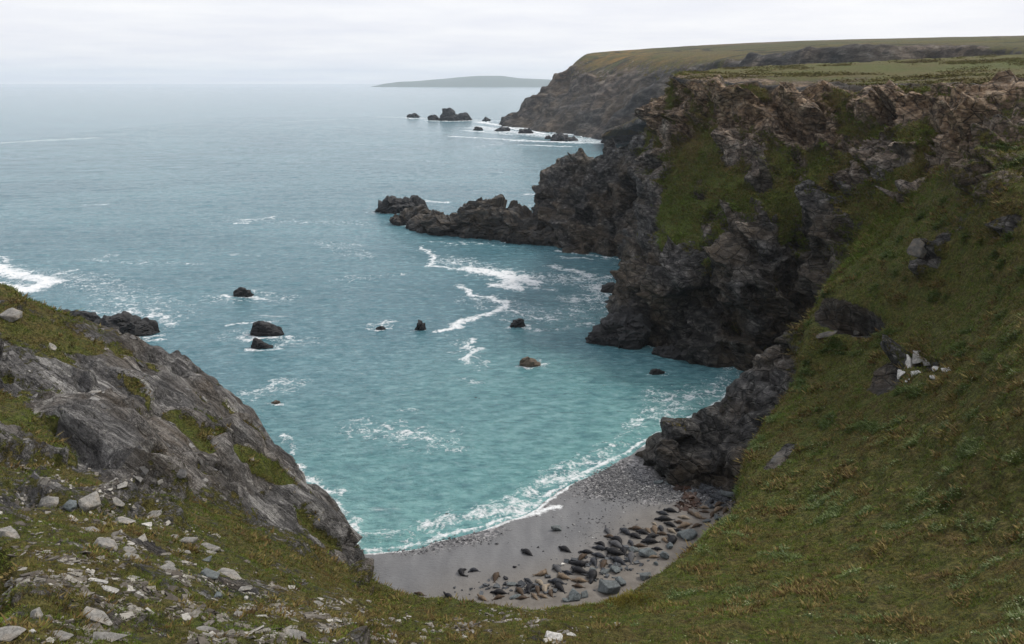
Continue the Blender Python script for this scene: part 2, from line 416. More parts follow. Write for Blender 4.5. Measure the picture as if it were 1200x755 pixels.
#  gully and the tall cliff; 00 and 0 rows are the open field on top
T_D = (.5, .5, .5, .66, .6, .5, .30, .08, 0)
G_D = (.55, .45, .4, .4, .55, .75, .55, .3, .3)
SO = (0, 0, 1, 1, .5, .15, 0, 0, 0)
col([P(1290, 62, 330), P(1265, 84, 190), P(1215, 100, 120), P(1150, 152, 112), P(1092, 212, 111), P(1038, 275, 114), P(978, 328, 115), W(51, 124, 12), W(53, 130, -2)],
    (0, .05, .3, .62, .4, .12, .25, 1, 1), T_D, G_D, SO)
col([P(1210, 63, 340), P(1190, 82, 205), P(1150, 98, 136), P(1112, 135, 126), P(1076, 182, 125), P(1040, 236, 126), P(1006, 290, 127), W(54, 132, 13), W(54, 137, -2)],
    (0, .05, .35, .65, .5, .2, .4, 1, 1), T_D, G_D, SO)
col([P(1130, 67, 340), P(1110, 84, 215), P(1075, 98, 153), P(1048, 130, 147), P(1022, 172, 143), P(1000, 216, 139), P(975, 264, 136), W(53, 139, 12), W(51.5, 139, -2)],
    (0, .05, .4, .5, .5, .25, .6, 1, 1), T_D, G_D, SO)
col([P(1060, 70, 335), P(1035, 85, 225), P(1000, 98, 166), P(982, 133, 159), P(962, 180, 153), P(947, 232, 146), P(932, 290, 141), W(49.5, 140, 11), W(48, 138, -2)],
    (0, .05, .5, .5, .38, .28, .5, 1, 1), T_D, G_D, SO)
col([P(1005, 73, 325), P(975, 86, 232), P(932, 99, 174), P(922, 132, 166), P(912, 175, 158), P(904, 222, 150), P(896, 274, 143.5), P(890, 355, 140), W(44.3, 136.7, -2)],
    (0, .05, .6, .55, .4, .26, .5, 1, 1), T_D, G_D, SO)
col([P(950, 75, 315), P(915, 87, 235), P(872, 96, 181), P(869, 130, 173), P(865, 180, 164), P(858, 226, 156), P(850, 282, 147.5), P(846, 355, 144), W(38.6, 140.2, -2)],
    (0, .05, .6, .6, .5, .26, .5, 1, 1), T_D, G_D, SO)
col([P(905, 77, 305), P(870, 87, 238), P(827, 94, 189), P(826, 140, 181), P(820, 195, 171), P(810, 252, 160), P(798, 310, 151), P(788, 362, 149.5), W(31.6, 148.5, -2)],
    (0, .05, .65, .55, .38, .2, .5, 1, 1), T_D, G_D, SO)
col([P(870, 79, 295), P(835, 86, 240), P(800, 91, 199), P(797, 130, 193), P(791, 180, 183), P(781, 235, 173), P(768, 283, 161), P(741, 335, 158.5), W(24.5, 155.5, -2)],
    (0, .05, .7, .6, .38, .25, .6, 1, 1), T_D, G_D, SO)
col([P(850, 80, 290), P(815, 85, 242), P(792, 89, 206), P(785, 120, 211), P(774, 146, 217), P(763, 170, 224), P(763, 215, 222), P(758, 262, 222), W(36.5, 232, -2)],
    (0, .05, .3, .3, .2, .35, .9, 1, 1), T_D, G_D, SO)
col([W(110, 320, 55.5), W(75, 280, 54), W(52, 240, 51), W(49, 252, 46), W(47, 262, 38), W(44, 270, 30), W(42, 276, 20), W(40, 282, 8), W(38, 286, -3)],
    (0, .05, .3, .3, .3, .4, .9, 1, 1), T_D, G_D, SO)
col([W(150, 380, 57), W(120, 350, 56), W(98, 330, 53), W(94, 338, 47), W(90, 345, 38), W(86, 352, 30), W(82, 358, 20), W(78, 364, 8), W(74, 370, -3)],
    (0, .05, .3, .3, .3, .4, .9, 1, 1), T_D, G_D, SO)

# extra turf / rock areas: (centre, second end, radius, rock change, green change)
STAMPS = [(P(1120, 82, 230), P(1260, 80, 240), 22, 0, .6, 0), (P(276, 538, 76), P(338, 578, 74.5), 1.9, -1.2, .45, 0), (P(-30, 375, 74), P(95, 412, 78), 2.3, -.7, 0, 0), (P(-30, 470, 59), P(45, 515, 53), 2.6, -.6, 0, 0),
          (P(140, 500, 62), P(150, 520, 60), 1.0, -.8, .2, 0), (P(205, 490, 68), P(240, 520, 66), 1.2, -.6, .2, 0), (P(180, 550, 57), P(195, 570, 54), 1.0, -.8, .3, 0),
          (P(60, 545, 48), P(100, 560, 48), 1.2, -.5, 0, 0), (P(250, 480, 77), P(300, 520, 77), .8, -.5, 0, 0), (P(300, 600, 64), P(330, 612, 63), 1.5, .4, 0, .3),
          (P(790, 110, 200), P(770, 175, 200), 5, .45, -.2, .2), (P(770, 180, 190), P(768, 270, 175), 5.5, .75, -.2, 0), (P(790, 120, 193), P(800, 170, 188), 3, .4, 0, .3),
          # fresh green on the lower left part of the tall cliff, pale ribs above
          (P(800, 240, 172), P(860, 250, 158), 9, -.12, .45, 0), (P(850, 150, 170), P(862, 185, 164), 2.2, .9, 0, .5), (P(915, 150, 162), P(960, 165, 156), 3, .7, 0, .4),
          (P(880, 120, 170), P(930, 120, 164), 2.4, .6, 0, .4), (P(1015, 190, 141), P(1000, 210, 140), 2.2, .8, 0, .4), (P(1040, 125, 147), P(1060, 115, 148), 2.5, .7, 0, .4),
          (P(1100, 180, 118), P(1080, 225, 116), 3.0, .7, 0, .3), (P(1135, 130, 122), P(1190, 110, 112), 4.0, .5, 0, .25), (P(880, 205, 155), P(900, 225, 152), 1.6, .6, 0, .1),
          (P(980, 205, 140), P(955, 250, 143), 2.0, .5, 0, 0), (P(1062, 428, 88), P(1102, 438, 85), 1.2, .55, 0, .8), (P(1025, 465, 84), P(1045, 445, 87), 1.0, .42, 0, .2),
          (P(985, 515, 76), P(1005, 498, 78), .9, .4, 0, .1), (P(1160, 270, 84), P(1195, 262, 84), 1.3, .45, 0, .1), (P(905, 545, 76), P(920, 520, 78), 1.2, .6, 0, .1), (P(1085, 315, 93), P(1110, 290, 94), 1.6, .6, 0, 0)]
HOLLOWS = [(P(986, 377, 104), (6.2, 5.5, 1.15), 5.5), (P(1045, 450, 86), (2.5, 3, 1.2), 1.2), (P(168, 652, 44), (.9, .9, .6), .9), (P(270, 692, 46), (.9, .9, .5), .7)]
def stamps(p, rock, green, tone):
    for a, b, r, dr_, dg, dt in STAMPS:
        a = np.array(a); b = np.array(b); ab = b - a
        t = np.clip(((p - a) @ ab) / max(ab @ ab, 1e-6), 0, 1)
        d = np.linalg.norm(p - (a + t[:, None] * ab), axis=1) / r
        k = 1 - sstep(0.6, 1.15, d)
        rock += k * dr_; green += k * dg; tone += k * dt

def aniso(p, ax, k):
    return p + np.outer(p @ ax, ax) * (k - 1)
def rock_disp(p, amp=1.0, dip=(0.62, -0.15, 0.77), size=1.0, mask=None, lin=None):
    """blocky, bedded relief"""
    n = np.array(dip); n = n / np.linalg.norm(n)
    q = p + np.stack([fbm(p, 7, 3, off=3.1), fbm(p, 7, 3, off=8.3), fbm(p, 7, 3, off=5.7)], 1) * 1.8
    if lin is not None: q = aniso(q, lin, .5)
    st = q + np.outer(q @ n, n) * .7                           # flattened along the bedding
    d = 1.3 * fbm(p, 16, 3, ridged=True, off=1.0) + 0.8 * fbm(st, 5, 4, 0.6, off=2.2) + .35 * fbm(q, 2.2, 4, .6, ridged=True, off=6)
    if mask is None: mask = np.ones(len(p), bool)
    f = np.zeros(len(p))
    sm_ = st[mask]
    f[mask] = 1.35 * facet(sm_, 8.5 * size, 3) + .85 * facet(sm_ + 5, 3.2 * size, 9) + .55 * facet(sm_ + 9, 1.0 * size, 5)
    return (d + f) * amp
def blur(d, nu, nv, k=1):
    d = d.reshape(nu, nv).copy()
    for _ in range(k):
        d[1:-1] = .25 * d[:-2] + .5 * d[1:-1] + .25 * d[2:]
        d[:, 1:-1] = .25 * d[:, :-2] + .5 * d[:, 1:-1] + .25 * d[:, 2:]
    return d.ravel()

def build_hillside():
    nc = len(cols)
    for c in cols:
        for j, q in enumerate(c): q.append(float(j))
    res = []
    for k in range(nc - 1):
        m = 0.5 * (np.array(cols[k])[5, :3] + np.array(cols[k + 1])[5, :3])
        res.append(float(np.clip(np.linalg.norm(m - [0, 0, CAM_H]) * 0.0023, 0.13, 0.6)))
    G = loft(cols, res, [12, 3, .45, .19, .17, .17, .17, .2])
    N = grid_normals(G)
    nu, nv = G.shape[:2]
    p = G[..., :3].reshape(-1, 3).copy(); n = N.reshape(-1, 3)
    if n[:, 2].mean() < 0: n = -n
    rock, tone, green, soil = (G[..., k].reshape(-1).copy() for k in (3, 4, 5, 6))
    nrm0 = (p - np.array([0, 0, CAM_H])); nrm0 /= np.linalg.norm(nrm0, axis=1)[:, None]
    def snap(q):
        q = np.array(q); r = q - np.array([0, 0, CAM_H]); r /= np.linalg.norm(r)
        k = np.where(nrm0 @ r > math.cos(rad(.5)))[0]
        if len(k) == 0: return tuple(q)
        return tuple(p[k[np.argmin(np.linalg.norm(p[k] - q, axis=1))]])
    STAMPS[:] = [(snap(a), snap(b), *c) for a, b, *c in STAMPS]
    HOLLOWS[:] = [(snap(a), *c) for a, *c in HOLLOWS]
    stamps(p, rock, green, tone)
    vv = G[..., 7].reshape(-1)
    big = fbm(p, 9, 4, 0.55, off=11)
    cliff = sstep(110, 125, p[:, 1]) * sstep(0.05, .12, rock)
    ribs = fbm(p * np.array([1, .35, .32]), 5.0, 5, .62, off=15)
    rock = rock + 0.6 * big * sstep(-0.05, 0.3, rock) * (1 - 0.5 * sstep(.9, 1.1, rock)) + cliff * (1.3 * ribs + .05) * sstep(1.9, 2.3, vv)
    tone = tone + .5 * fbm(p, 6, 4, .6, off=81)
    onl = (p[:, 0] < -8) & (p[:, 1] < 110) & (rock > .3)
    rock = rock - onl * .75 * sstep(.16, .34, fbm(aniso(p, LIN, .45), 2.2, 4, .6, off=87))
    lip = sstep(2.0, 2.04, vv) * (1 - sstep(2.1, 2.2, vv)) * cliff       # the dark peaty lip under the turf
    tone -= .9 * lip; rock += .5 * lip; soil = soil * (1 - lip)
    # steeper parts of an undulating surface are barer
    rk = sstep(0.36, 0.64, rock)
    dist = np.linalg.norm(p - np.array([0, 0, CAM_H]), axis=1)
    keep = sstep(2, 14, np.linalg.norm(p[:, :2], axis=1))           # stay low round the viewpoint
    left = sstep(0, -12, p[:, 0])
    amp_r = 1.0 - 0.45 * left
    L_ = (left > .5)
    rd = rock_disp(p, 1.0, mask=(~L_) & (rock > .2))
    rl = rock_disp(p, 1.2, (0.45, .25, 0.85), .6, mask=L_ & (rock > .2), lin=LIN)
    rd = np.where(L_, rl, rd)
    rd = rd * np.where((vv < 3.55) & (p[:, 1] < 75), .38, 1.0) * np.where((vv > 5.02) & (p[:, 0] > -12) & (p[:, 1] < 100), .3, 1.0)
    gd = 0.55 * fbm(p, 11, 3, off=21) + 0.5 * fbm(p, 2.8, 4, 0.6, off=31) + 0.2 * fbm(p, 0.7, 3, 0.6, off=41)
    terr = fbm(np.stack([p[:, 0] * .25, p[:, 1] * .25, p[:, 2] * 1.5], 1), 1.4, 3, off=51)   # sheep-track terracettes
    gd += 0.36 * terr
    d = rd * amp_r * (0.25 + 0.75 * rk) * sstep(0.1, 0.6, rk + 0.2) + gd * (1 - rk) * 1.0
    d = blur(d, nu, nv, 1)
    # the open field on top stays smooth; the brow is a low eroded lip
    top = sstep(1.9, 2.45, vv) + (p[:, 1] < 80)
    d = np.where(top < 1, d * top + (.7 * gd) * (1 - top), d)
    green = green + .9 * fbm(p, 30, 4, .6, off=95) * (1 - np.clip(top, 0, 1))
    d *= keep
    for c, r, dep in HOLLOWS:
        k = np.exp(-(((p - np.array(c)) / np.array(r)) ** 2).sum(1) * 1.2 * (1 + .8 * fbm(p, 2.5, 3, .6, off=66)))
        d -= dep * k; rock += 2.2 * np.sqrt(k) * (k > .08); tone -= 2.2 * np.sqrt(k)  # rock darkened inside each hollow: recess shade put into the colour too
    p = p + n * d[:, None]
    # gullies running down the tall cliff
    green += 0.35 * fbm(p, 14, 3, off=61)
    soil = np.clip(soil + 0.4 * fbm(p, 10, 3, off=71) * (soil > 0.05), 0, 1)
    rk = np.maximum(rk, sstep(.5, .8, rock))
    fc = grid_faces(nu, nv, True)
    crisp = (rk[fc[:, 0]] > .75) & (fbm(p[fc[:, 0]], 2.5, 2, off=44) > -.25)
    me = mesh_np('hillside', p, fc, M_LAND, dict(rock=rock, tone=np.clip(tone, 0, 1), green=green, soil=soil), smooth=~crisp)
    # make sure the normals look up / outwards
    o = link('hillside', me); tag(o, kind='structure')
    print('hillside', nu, nv, nu * nv)
    return o, p.reshape(nu, nv, 3), rk.reshape(nu, nv), green.reshape(nu, nv)
HILL, HP, HR, HG = build_hillside()

# ------------------------------------------------------------------ rocky promontory, buttress, far hills: lofts of the same kind
def build_loft(name, cs, res, rres, mat, dispf, kind='structure'):
    G = loft(cs, res, rres)
    n = grid_normals(G).reshape(-1, 3)
    nu, nv = G.shape[:2]
    p = G[..., :3].reshape(-1, 3).copy()
    flip = False
    if n[:, 2].mean() < 0: n = -n; flip = True
    rock, tone, green, soil = (G[..., k].reshape(-1).copy() for k in (3, 4, 5, 6))
    p0 = p
    p, rock, tone, green, soil = dispf(p, n, rock, tone, green, soil)
    dd = p - p0
    p = p0 + np.stack([blur(dd[:, k], nu, nv, 1) for k in range(3)], 1)
    me = mesh_np(name, p, grid_faces(nu, nv, flip), mat, dict(rock=rock, tone=np.clip(tone, 0, 1), green=green, soil=soil), smooth=(mat is M_FAR))
    o = link(name, me); tag(o, kind=kind)
    return o
def pc(pts, rock, tone, green, soil=None):
    soil = soil or [0] * len(pts)
    return [list(p) + [r, t, g, s] for p, r, t, g, s in zip(pts, rock, tone, green, soil)]
def below(p, dz=-2.5): return (p[0], p[1], dz)

def promontory():
    cs = []
    def c(top, m1, m2, foot, back=(9, 16)):
        bf = (top[0] + back[0] * 2.2, top[1] + back[1] * 2.2, -2.5)
        bm = (top[0] + back[0], top[1] + back[1], top[2] * .55)
        f = below(foot, 0.2); fb = (foot[0] - (top[0] - foot[0]) * .08, foot[1] - 1.2, -2.5)
        cs.append(pc([bf, bm, top, m1, m2, f, fb], (1, 1, .85, 1, 1, 1, 1), (.2, .3, .42, .14, .05, .0, 0), (.4,) * 7))
    c(P(650, 204, 318), P(640, 214, 318), P(631, 230, 316), S(627, 247), (10, 10))
    c(P(650, 201, 300), P(638, 216, 294), P(633, 243, 284), S(640, 266), (10, 14))
    c(P(667, 183, 278), P(652, 216, 268), P(647, 254, 259), S(650, 291), (10, 16))
    c(P(680, 177, 270), P(672, 214, 262), P(668, 256, 254), S(668, 296))
    c(P(700, 179, 266), P(695, 216, 258), P(692, 256, 250), S(695, 298))
    c(P(716, 169, 262), P(716, 214, 254), P(716, 258, 247), S(720, 301))
    c(P(742, 165, 254), P(745, 215, 246), P(748, 260, 240), S(750, 305))
    c(P(765, 160, 245), P(775, 215, 238), P(775, 262, 234), W(47, 230, 0))
    def d(p, n, rock, tone, green, soil):
        k = rock_disp(p, .75)
        tone = tone + .3 * fbm(p, 12, 3, off=33)
        rock = rock - .25 * (p[:, 2] > 20) * (0.5 + fbm(p, 6, 3, off=5))
        return p + n * (k - .5)[:, None] * 1.0, rock, tone, green, soil
    build_loft('promontory', cs, .5, [3, 2, .4, .4, .4, 1], M_LAND, d)
promontory()

def buttress():
    cs = []
    def c(ridge, m1, m2, foot, tone=.0, rk=1.0, bk=(-2, 7)):
        b0 = (ridge[0] + bk[0], ridge[1] + bk[1], -2.0)
        b1 = (ridge[0] + bk[0] * .5, ridge[1] + bk[1] * .45, ridge[2] * .6)
        fb = (foot[0], foot[1] - .5, -1.5)
        cs.append(pc([b0, b1, ridge, m1, m2, foot, fb], (1, 1, rk, 1, 1, 1, 1), (.1, .2, tone + .22, tone, .0, .0, 0), (.6,) * 7))
    c(P(764, 543, 97.5), P(764, 548, 96.8), P(765, 551, 96.4), S(765, 554, 0), bk=(-.5, 1.5))
    c(P(773, 517, 98), P(775, 531, 96), P(777, 549, 94.2), S(780, 564, 0.6), bk=(-1.5, 4))
    c(P(795, 500, 98.5), P(799, 525, 96), P(802, 548, 93.5), S(805, 567, 1), rk=.5)
    c(P(822, 489, 101), P(825, 520, 97.3), P(828, 548, 93), S(833, 569, 1.3))
    c(P(850, 469, 104.5), P(850, 505, 98.5), P(850, 545, 92), S(853, 575, 1.6), rk=.6)
    c(P(880, 438, 108.5), P(882, 480, 100.5), P(876, 535, 89), S(874, 588, 1.8), .15)
    c(P(907, 414, 110.5), P(918, 450, 103), P(912, 500, 95), W(33, 84, 0), .35)
    c(P(945, 397, 112.5), P(952, 420, 107), P(950, 470, 101), W(37, 95, 0), .55)
    c(P(980, 382, 113.5), P(990, 398, 109), W(46, 104, 9), W(44, 98, 2), .6)
    c(P(1030, 372, 117), W(56, 112, 14), W(52, 106, 9), W(48, 100, 2), .5)
    def d(p, n, rock, tone, green, soil):
        k = rock_disp(p, .68, (0.45, .3, 0.84), .6)
        tone = tone + .25 * fbm(p, 6, 3, off=13)
        return p + n * (k * .9 - .2)[:, None], rock, tone, green, soil
    build_loft('rock_buttress', cs, .22, [.8, .5, .2, .2, .2, .5], M_LAND, d)
buttress()

def far_hills():
    cs = []
    def c(pts, rock=(.0, .0, .05, .35, .95, 1), tone=(.4, .4, .3, .16, .08, .0), green=(.3, .3, .25, .25, .35, .3), soil=(0, 0, .3, 0.15, 0, 0)):
        pts = list(pts); f = pts[-1]
        pts.append((f[0], f[1] - 4, -6))
        e = lambda t: tuple(t) + (t[-1],)
        cs.append(pc(pts, e(rock), e(tone), e(green), e(soil)))
    c([W(700, 2600, 20), W(420, 1900, 50), W(260, 1500, 60), W(120, 1250, 55), W(60, 1180, 30), W(20, 1150, -1)])
    GO = (0, .9, .9, .5, 0.1, 0)
    c([P(740, 66, 1700), P(692, 65, 1180), P(687, 66, 1110), P(678, 70, 1075), P(634, 108, 1050), S(590, 147)], soil=GO)
    c([P(750, 62, 1800), P(716, 60.5, 1180), P(710, 64, 1080), P(695, 76, 1020), P(664, 112, 960), S(637, 154)], soil=GO)
    c([P(790, 58, 1900), P(750, 58, 1180), P(745, 64, 1000), P(733, 74, 930), P(706, 118, 850), S(684, 160)], soil=GO)
    c([P(810, 56, 2000), P(785, 55.5, 1200), P(778, 63, 940), P(768, 74, 850), P(748, 120, 780), S(728, 165)])
    c([P(860, 53, 2000), P(840, 52.5, 1300), P(832, 61, 900), P(822, 71, 760), P(812, 100, 725), S(800, 165)])
    c([P(910, 50, 2000), P(890, 50, 1300), P(880, 58, 860), P(868, 68, 690), P(862, 85, 665), W(170, 640, -2)])
    c([P(980, 47, 2100), P(960, 47.5, 1300), P(948, 53, 840), P(930, 60, 640), P(925, 74, 612), W(205, 590, -2)], green=(.3, .3, .3, .3, .2, .3))
    c([P(1075, 45, 2200), P(1060, 45, 1300), P(1050, 49, 830), P(1040, 54, 570), P(1036, 70, 548), W(235, 530, 20)], green=(.3, .3, .4, .4, .2, .3))
    c([P(1140, 44, 2200), P(1130, 43.5, 1300), P(1125, 47.5, 800), P(1125, 52, 540), P(1125, 70, 518), W(270, 500, 30)], green=(.3, .3, .5, .5, .2, .3))
    c([P(1240, 41, 2200), P(1230, 41.5, 1300), P(1225, 45, 760), P(1220, 52, 500), P(1220, 66, 470), W(310, 450, 40)], (0, 0, 0, .1, .5, .6), green=(.4, .4, .6, .6, .4, .4))
    c([P(1500, 38, 2200), P(1450, 38, 1300), P(1430, 42, 700), P(1420, 50, 460), P(1420, 60, 440), W(400, 420, 45)], (0, 0, 0, .0, .1, .1), green=(.4, .4, .6, .6, .5, .4))
    def d(p, n, rock, tone, green, soil):
        rk = sstep(.4, .7, rock)
        k = rk * (12 * fbm(p, 70, 5, .6, ridged=True, off=3) + 8 * fbm(p * [1, 1, .5], 22, 5, .6, off=7) + 14 * fbm(p * [1, .8, .22], 48, 4, .6, ridged=True, off=57) - 8) + (1 - rk) * 1.2 * fbm(p, 60, 3)
        rock = rock + .35 * fbm(p, 60, 4, .6, off=19) * (rock > .3)
        green = green + .45 * fbm(p * np.array([1, .35, 1]), 90, 3, off=29)
        soil = soil + .9 * np.clip(fbm(p, 45, 3, off=39), 0, 1) * (rock > .1)
        k = k * np.clip((p[:, 1] - 300) / 700, .22, 1)
        return p + n * k[:, None], rock, tone + .25 * fbm(p, 80, 3, off=3), green, soil
    build_loft('far_hills', cs, 3.0, [40, 6, 2.5, 1.2, 1.5, 3], M_FAR, d)
    # the lower dark spur inside the next bay
    cs.clear()
    for top, mid, foot in ((P(764, 130, 560), P(764, 140, 555), S(766, 160)), (P(742, 140, 610), P(740, 148, 605), S(738, 160)),
                           (P(722, 150, 640), P(720, 154, 640), S(716, 160.5)), (P(706, 160, 640), P(706, 160.5, 640), S(704, 161.5))):
        bk = (top[0] + 60, top[1] + 60, top[2] * .8)
        cs.append(pc([(bk[0], bk[1] + 40, -5), bk, top, mid, below(foot, 0), below(foot, -6)], (.3, .3, .3, 1, 1, 1), (.2, .2, .2, .1, 0, 0), (.5,) * 6))
    cs.insert(0, pc([(260, 640, 0), (220, 600, 40), P(800, 108, 500), P(805, 125, 490), S(815, 168), below(S(815, 168), -6)], (.3, .3, .3, 1, 1, 1), (.2, .2, .2, .1, 0, 0), (.5,) * 6))
    build_loft('bay_headland', cs, 2.0, [10, 3, 1.5, 1.5, 2], M_FAR, d)
far_hills()

def plain_mat(name, c, rough=.9):
    m = NT(name); return m.fin(c, rough)
def distant_land():
    xs = np.linspace(448, 790, 160); Y = 12200
    prof = np.interp(xs, [448, 462, 480, 500, 520, 545, 565, 590, 605, 630, 655, 700, 790], [0, 3.0, 5.2, 6.2, 8, 10.6, 11.5, 11.5, 9.6, 8.2, 6.6, 6, 5])
    rows = []
    for fy, fz in ((0, -.1), (200, .55), (700, 1.0), (1600, .9), (2600, -.1)):
        rows.append(np.stack([(xs - 600) / FOC * (Y + fy) / CP, np.full_like(xs, Y + fy), prof * fz / FOC * Y * 1.08 + (0 if fz > 0 else -5)], 1))
    G = np.stack(rows, 1)
    p = G.reshape(-1, 3); p[:, 2] += 12 * fbm(p, 700, 3) * (p[:, 2] > 10)
    me = mesh_np('distant_land', p, grid_faces(len(xs), 5), plain_mat('distant_turf', (.06, .075, .04)))
    tag(link('distant_land', me), kind='structure')
distant_land()

# ------------------------------------------------------------------ shore line, beach and sea
SHORE = np.array([S(*q)[:2] for q in ((330, 690), (400, 664), (415, 650), (450, 646), (490, 640), (530, 628), (565, 619), (590, 611), (612, 604), (628, 596),
                                      (650, 577), (700, 549), (745, 526), (790, 498), (830, 481), (862, 456), (885, 437), (940, 430), (1000, 425))])
def polydist(xy, poly):
    best = np.full(len(xy), 1e9); sgn = np.zeros(len(xy))
    for a, b in zip(poly[:-1], poly[1:]):
        ab = b - a; t = np.clip(((xy - a) @ ab) / (ab @ ab), 0, 1)
        v = xy - (a + t[:, None] * ab); d = np.hypot(v[:, 0], v[:, 1])
        cr = ab[0] * v[:, 1] - ab[1] * v[:, 0]
        k = d < best - 1e-6
        best[k] = d[k]; sgn[k] = np.sign(cr)[k]
    return best, sgn
def shore_sd(xy):                      # positive inland (towards the camera)
    d, s = polydist(xy, SHORE)
    return -d * s
def foam_lines(xy, lines, warp=1.0):
    f = np.zeros(len(xy))
    q = np.c_[xy, np.zeros(len(xy))]
    dist = np.hypot(xy[:, 0], xy[:, 1])
    wx = fbm(q, 6, 3, .6, off=3) ; wy = fbm(q, 6, 3, .6, off=13)
    far = np.clip(dist / 180, .5, 4)
    w2x = fbm(q, 1.6, 3, .6, off=23); w2y = fbm(q, 1.6, 3, .6, off=33)
    qq = xy + np.c_[wx, wy] * (3.0 * far * warp)[:, None] + np.c_[w2x, w2y] * (1.1 * warp)
    for pts, w, st in lines:
        pl = np.array([S(a, b)[:2] for a, b in pts])
        if len(pl) == 1: pl = np.array([pl[0], pl[0] + .01])
        lo = pl.min(0) - w * 3 - 5; hi = pl.max(0) + w * 3 + 5
        k = np.all((xy > lo) & (xy < hi), axis=1)
        if not k.any(): continue
        d, _ = polydist(qq[k], pl)
        f[k] = np.maximum(f[k], st * (.9 + .4 * np.clip((pl[:, 1].mean() - 330) / 350, 0, 1)) * (1 - sstep(0.0, 1.6, d / w)))
    return f
FOAM = [
    ([(496, 290), (508, 300), (506, 312), (530, 315), (560, 316)], 1.6, .95), ([(555, 316), (590, 322), (625, 331)], 4.6, 1.1), ([(590, 318), (605, 338), (580, 334)], 2.8, 1.1),
    ([(600, 336), (650, 340)], 1.2, .7), ([(540, 335), (553, 345), (575, 350), (590, 357)], 1.5, .95), ([(590, 354), (588, 364), (560, 372), (535, 380), (518, 388)], 1.7, 1.05),
    ([(590, 360), (625, 372), (658, 375)], 1.0, .75), ([(556, 398), (548, 406), (560, 410), (546, 420), (540, 425)], 1.0, .95), ([(535, 445), (562, 448)], 1.2, .5),
    ([(525, 288), (548, 286)], 1.2, .7), ([(560, 286), (600, 290)], 1.0, .55), ([(645, 312), (675, 318), (690, 324)], 2.6, .75), ([(660, 330), (725, 325)], 4, .62),
    ([(670, 350), (720, 352)], 5, .62), ([(700, 335), (728, 362)], 3.5, .7), ([(630, 388), (690, 380)], 2, .5), ([(650, 300), (700, 304)], 1.2, .6), ([(655, 294), (735, 305)], 1.0, .7),
    ([(270, 258), (320, 257)], 2.6, .6), ([(280, 262), (325, 254)], 1.4, .7), ([(350, 262), (365, 260)], 1.5, .55), ([(395, 285), (425, 288)], 2.2, .4), ([(405, 325), (415, 323)], 2, .35),
    ([(-20, 310), (15, 320), (40, 325), (60, 330)], 4.2, 1.1), ([(-10, 335), (30, 340), (55, 332)], 4.5, 1.2), ([(60, 322), (85, 318)], 2.5, .6), ([(-20, 298), (12, 306)], 2, .8),
    ([(130, 300), (120, 302)], 2, .5), ([(90, 305), (230, 310)], 3, .38), ([(155, 365), (190, 372), (200, 382)], 2.0, .75), ([(150, 398), (188, 392)], 1.6, .8), ([(70, 366), (150, 366)], 2.0, .5),
    ([(160, 405), (168, 411)], 1.2, .7), ([(262, 347), (305, 350)], 1.6, .85), ([(298, 340), (318, 347)], 2, .5), ([(272, 380), (300, 378), (318, 378)], 1.1, .7), ([(283, 399), (300, 397)], 1.2, .75),
    ([(305, 397), (322, 396)], 1.0, .9), ([(325, 408), (345, 403)], 1.2, .6), ([(290, 460), (315, 452), (340, 446)], 1.4, .6), ([(318, 448), (338, 452)], 1.7, .55), ([(440, 380), (450, 383)], 2.2, .55), ([(446, 379), (462, 377)], 1.2, .8),
    ([(590, 376), (615, 384)], 1.2, .6), ([(628, 420), (636, 426)], .9, .55), ([(420, 505), (480, 512), (505, 517)], 3.0, .5), ([(450, 500), (510, 518)], 1.7, .58), ([(465, 480), (492, 482)], 1.2, .42), ([(520, 508), (540, 500)], 1.2, .35),
    ([(400, 425), (410, 424)], 1, .3), ([(395, 330), (470, 322)], 4, .3), ([(735, 395), (790, 418), (870, 434)], .9, .45), ([(690, 399), (740, 405)], .9, .55),
    ([(770, 462), (790, 470), (870, 455)], 3.2, .55), ([(765, 480), (830, 462)], 3.4, .5), ([(740, 500), (800, 475)], 3.0, .55),
    ([(420, 632), (450, 628), (500, 620)], 1.6, .5), ([(520, 610), (560, 603), (610, 586)], 2.4, .62), ([(580, 600), (620, 592)], 2.2, .7), ([(600, 590), (640, 566), (680, 556)], 2.0, .7),
    ([(640, 552), (700, 540)], 1.4, .6), ([(392, 575), (398, 583)], 1.0, .6), ([(416, 610), (420, 645)], .9, .75), ([(330, 512), (345, 530)], .7, .6), ([(350, 545), (380, 575), (400, 600), (412, 622)], .8, .8),
    # farther out
    ([(0, 168), (60, 164), (110, 162)], 9, .5), ([(20, 166), (70, 165)], 4, .6), ([(200, 196), (210, 196)], 6, .3), ([(90, 200), (105, 200)], 6, .3), ([(310, 130), (500, 134), (590, 134)], 22, .36),
    ([(440, 137), (590, 142)], 10, .5), ([(520, 142), (552, 142)], 5, .8), ([(560, 143), (600, 149), (650, 155), (700, 162)], 9, .72), ([(590, 149), (640, 157)], 5, .9), ([(645, 157), (700, 160)], 5, .9), ([(560, 148), (640, 160)], 12, .55),
    ([(545, 153), (600, 158)], 9, .5), ([(530, 160), (600, 164), (680, 168)], 6, .62), ([(600, 165), (710, 168), (730, 160)], 8, .6), ([(610, 170), (670, 172)], 5, .6), ([(330, 143), (395, 140)], 6, .42), ([(395, 154), (520, 155)], 4, .35),
    ([(560, 172), (590, 168)], 4, .35), ([(500, 235), (518, 238)], 2.5, .8), ([(618, 228), (625, 228)], 3, .8), ([(605, 248), (625, 240)], 1.6, .5), ([(645, 205), (640, 215)], 2, .6), ([(340, 190), (430, 192)], 8, .25), ([(440, 186), (520, 190)], 8, .25),
]
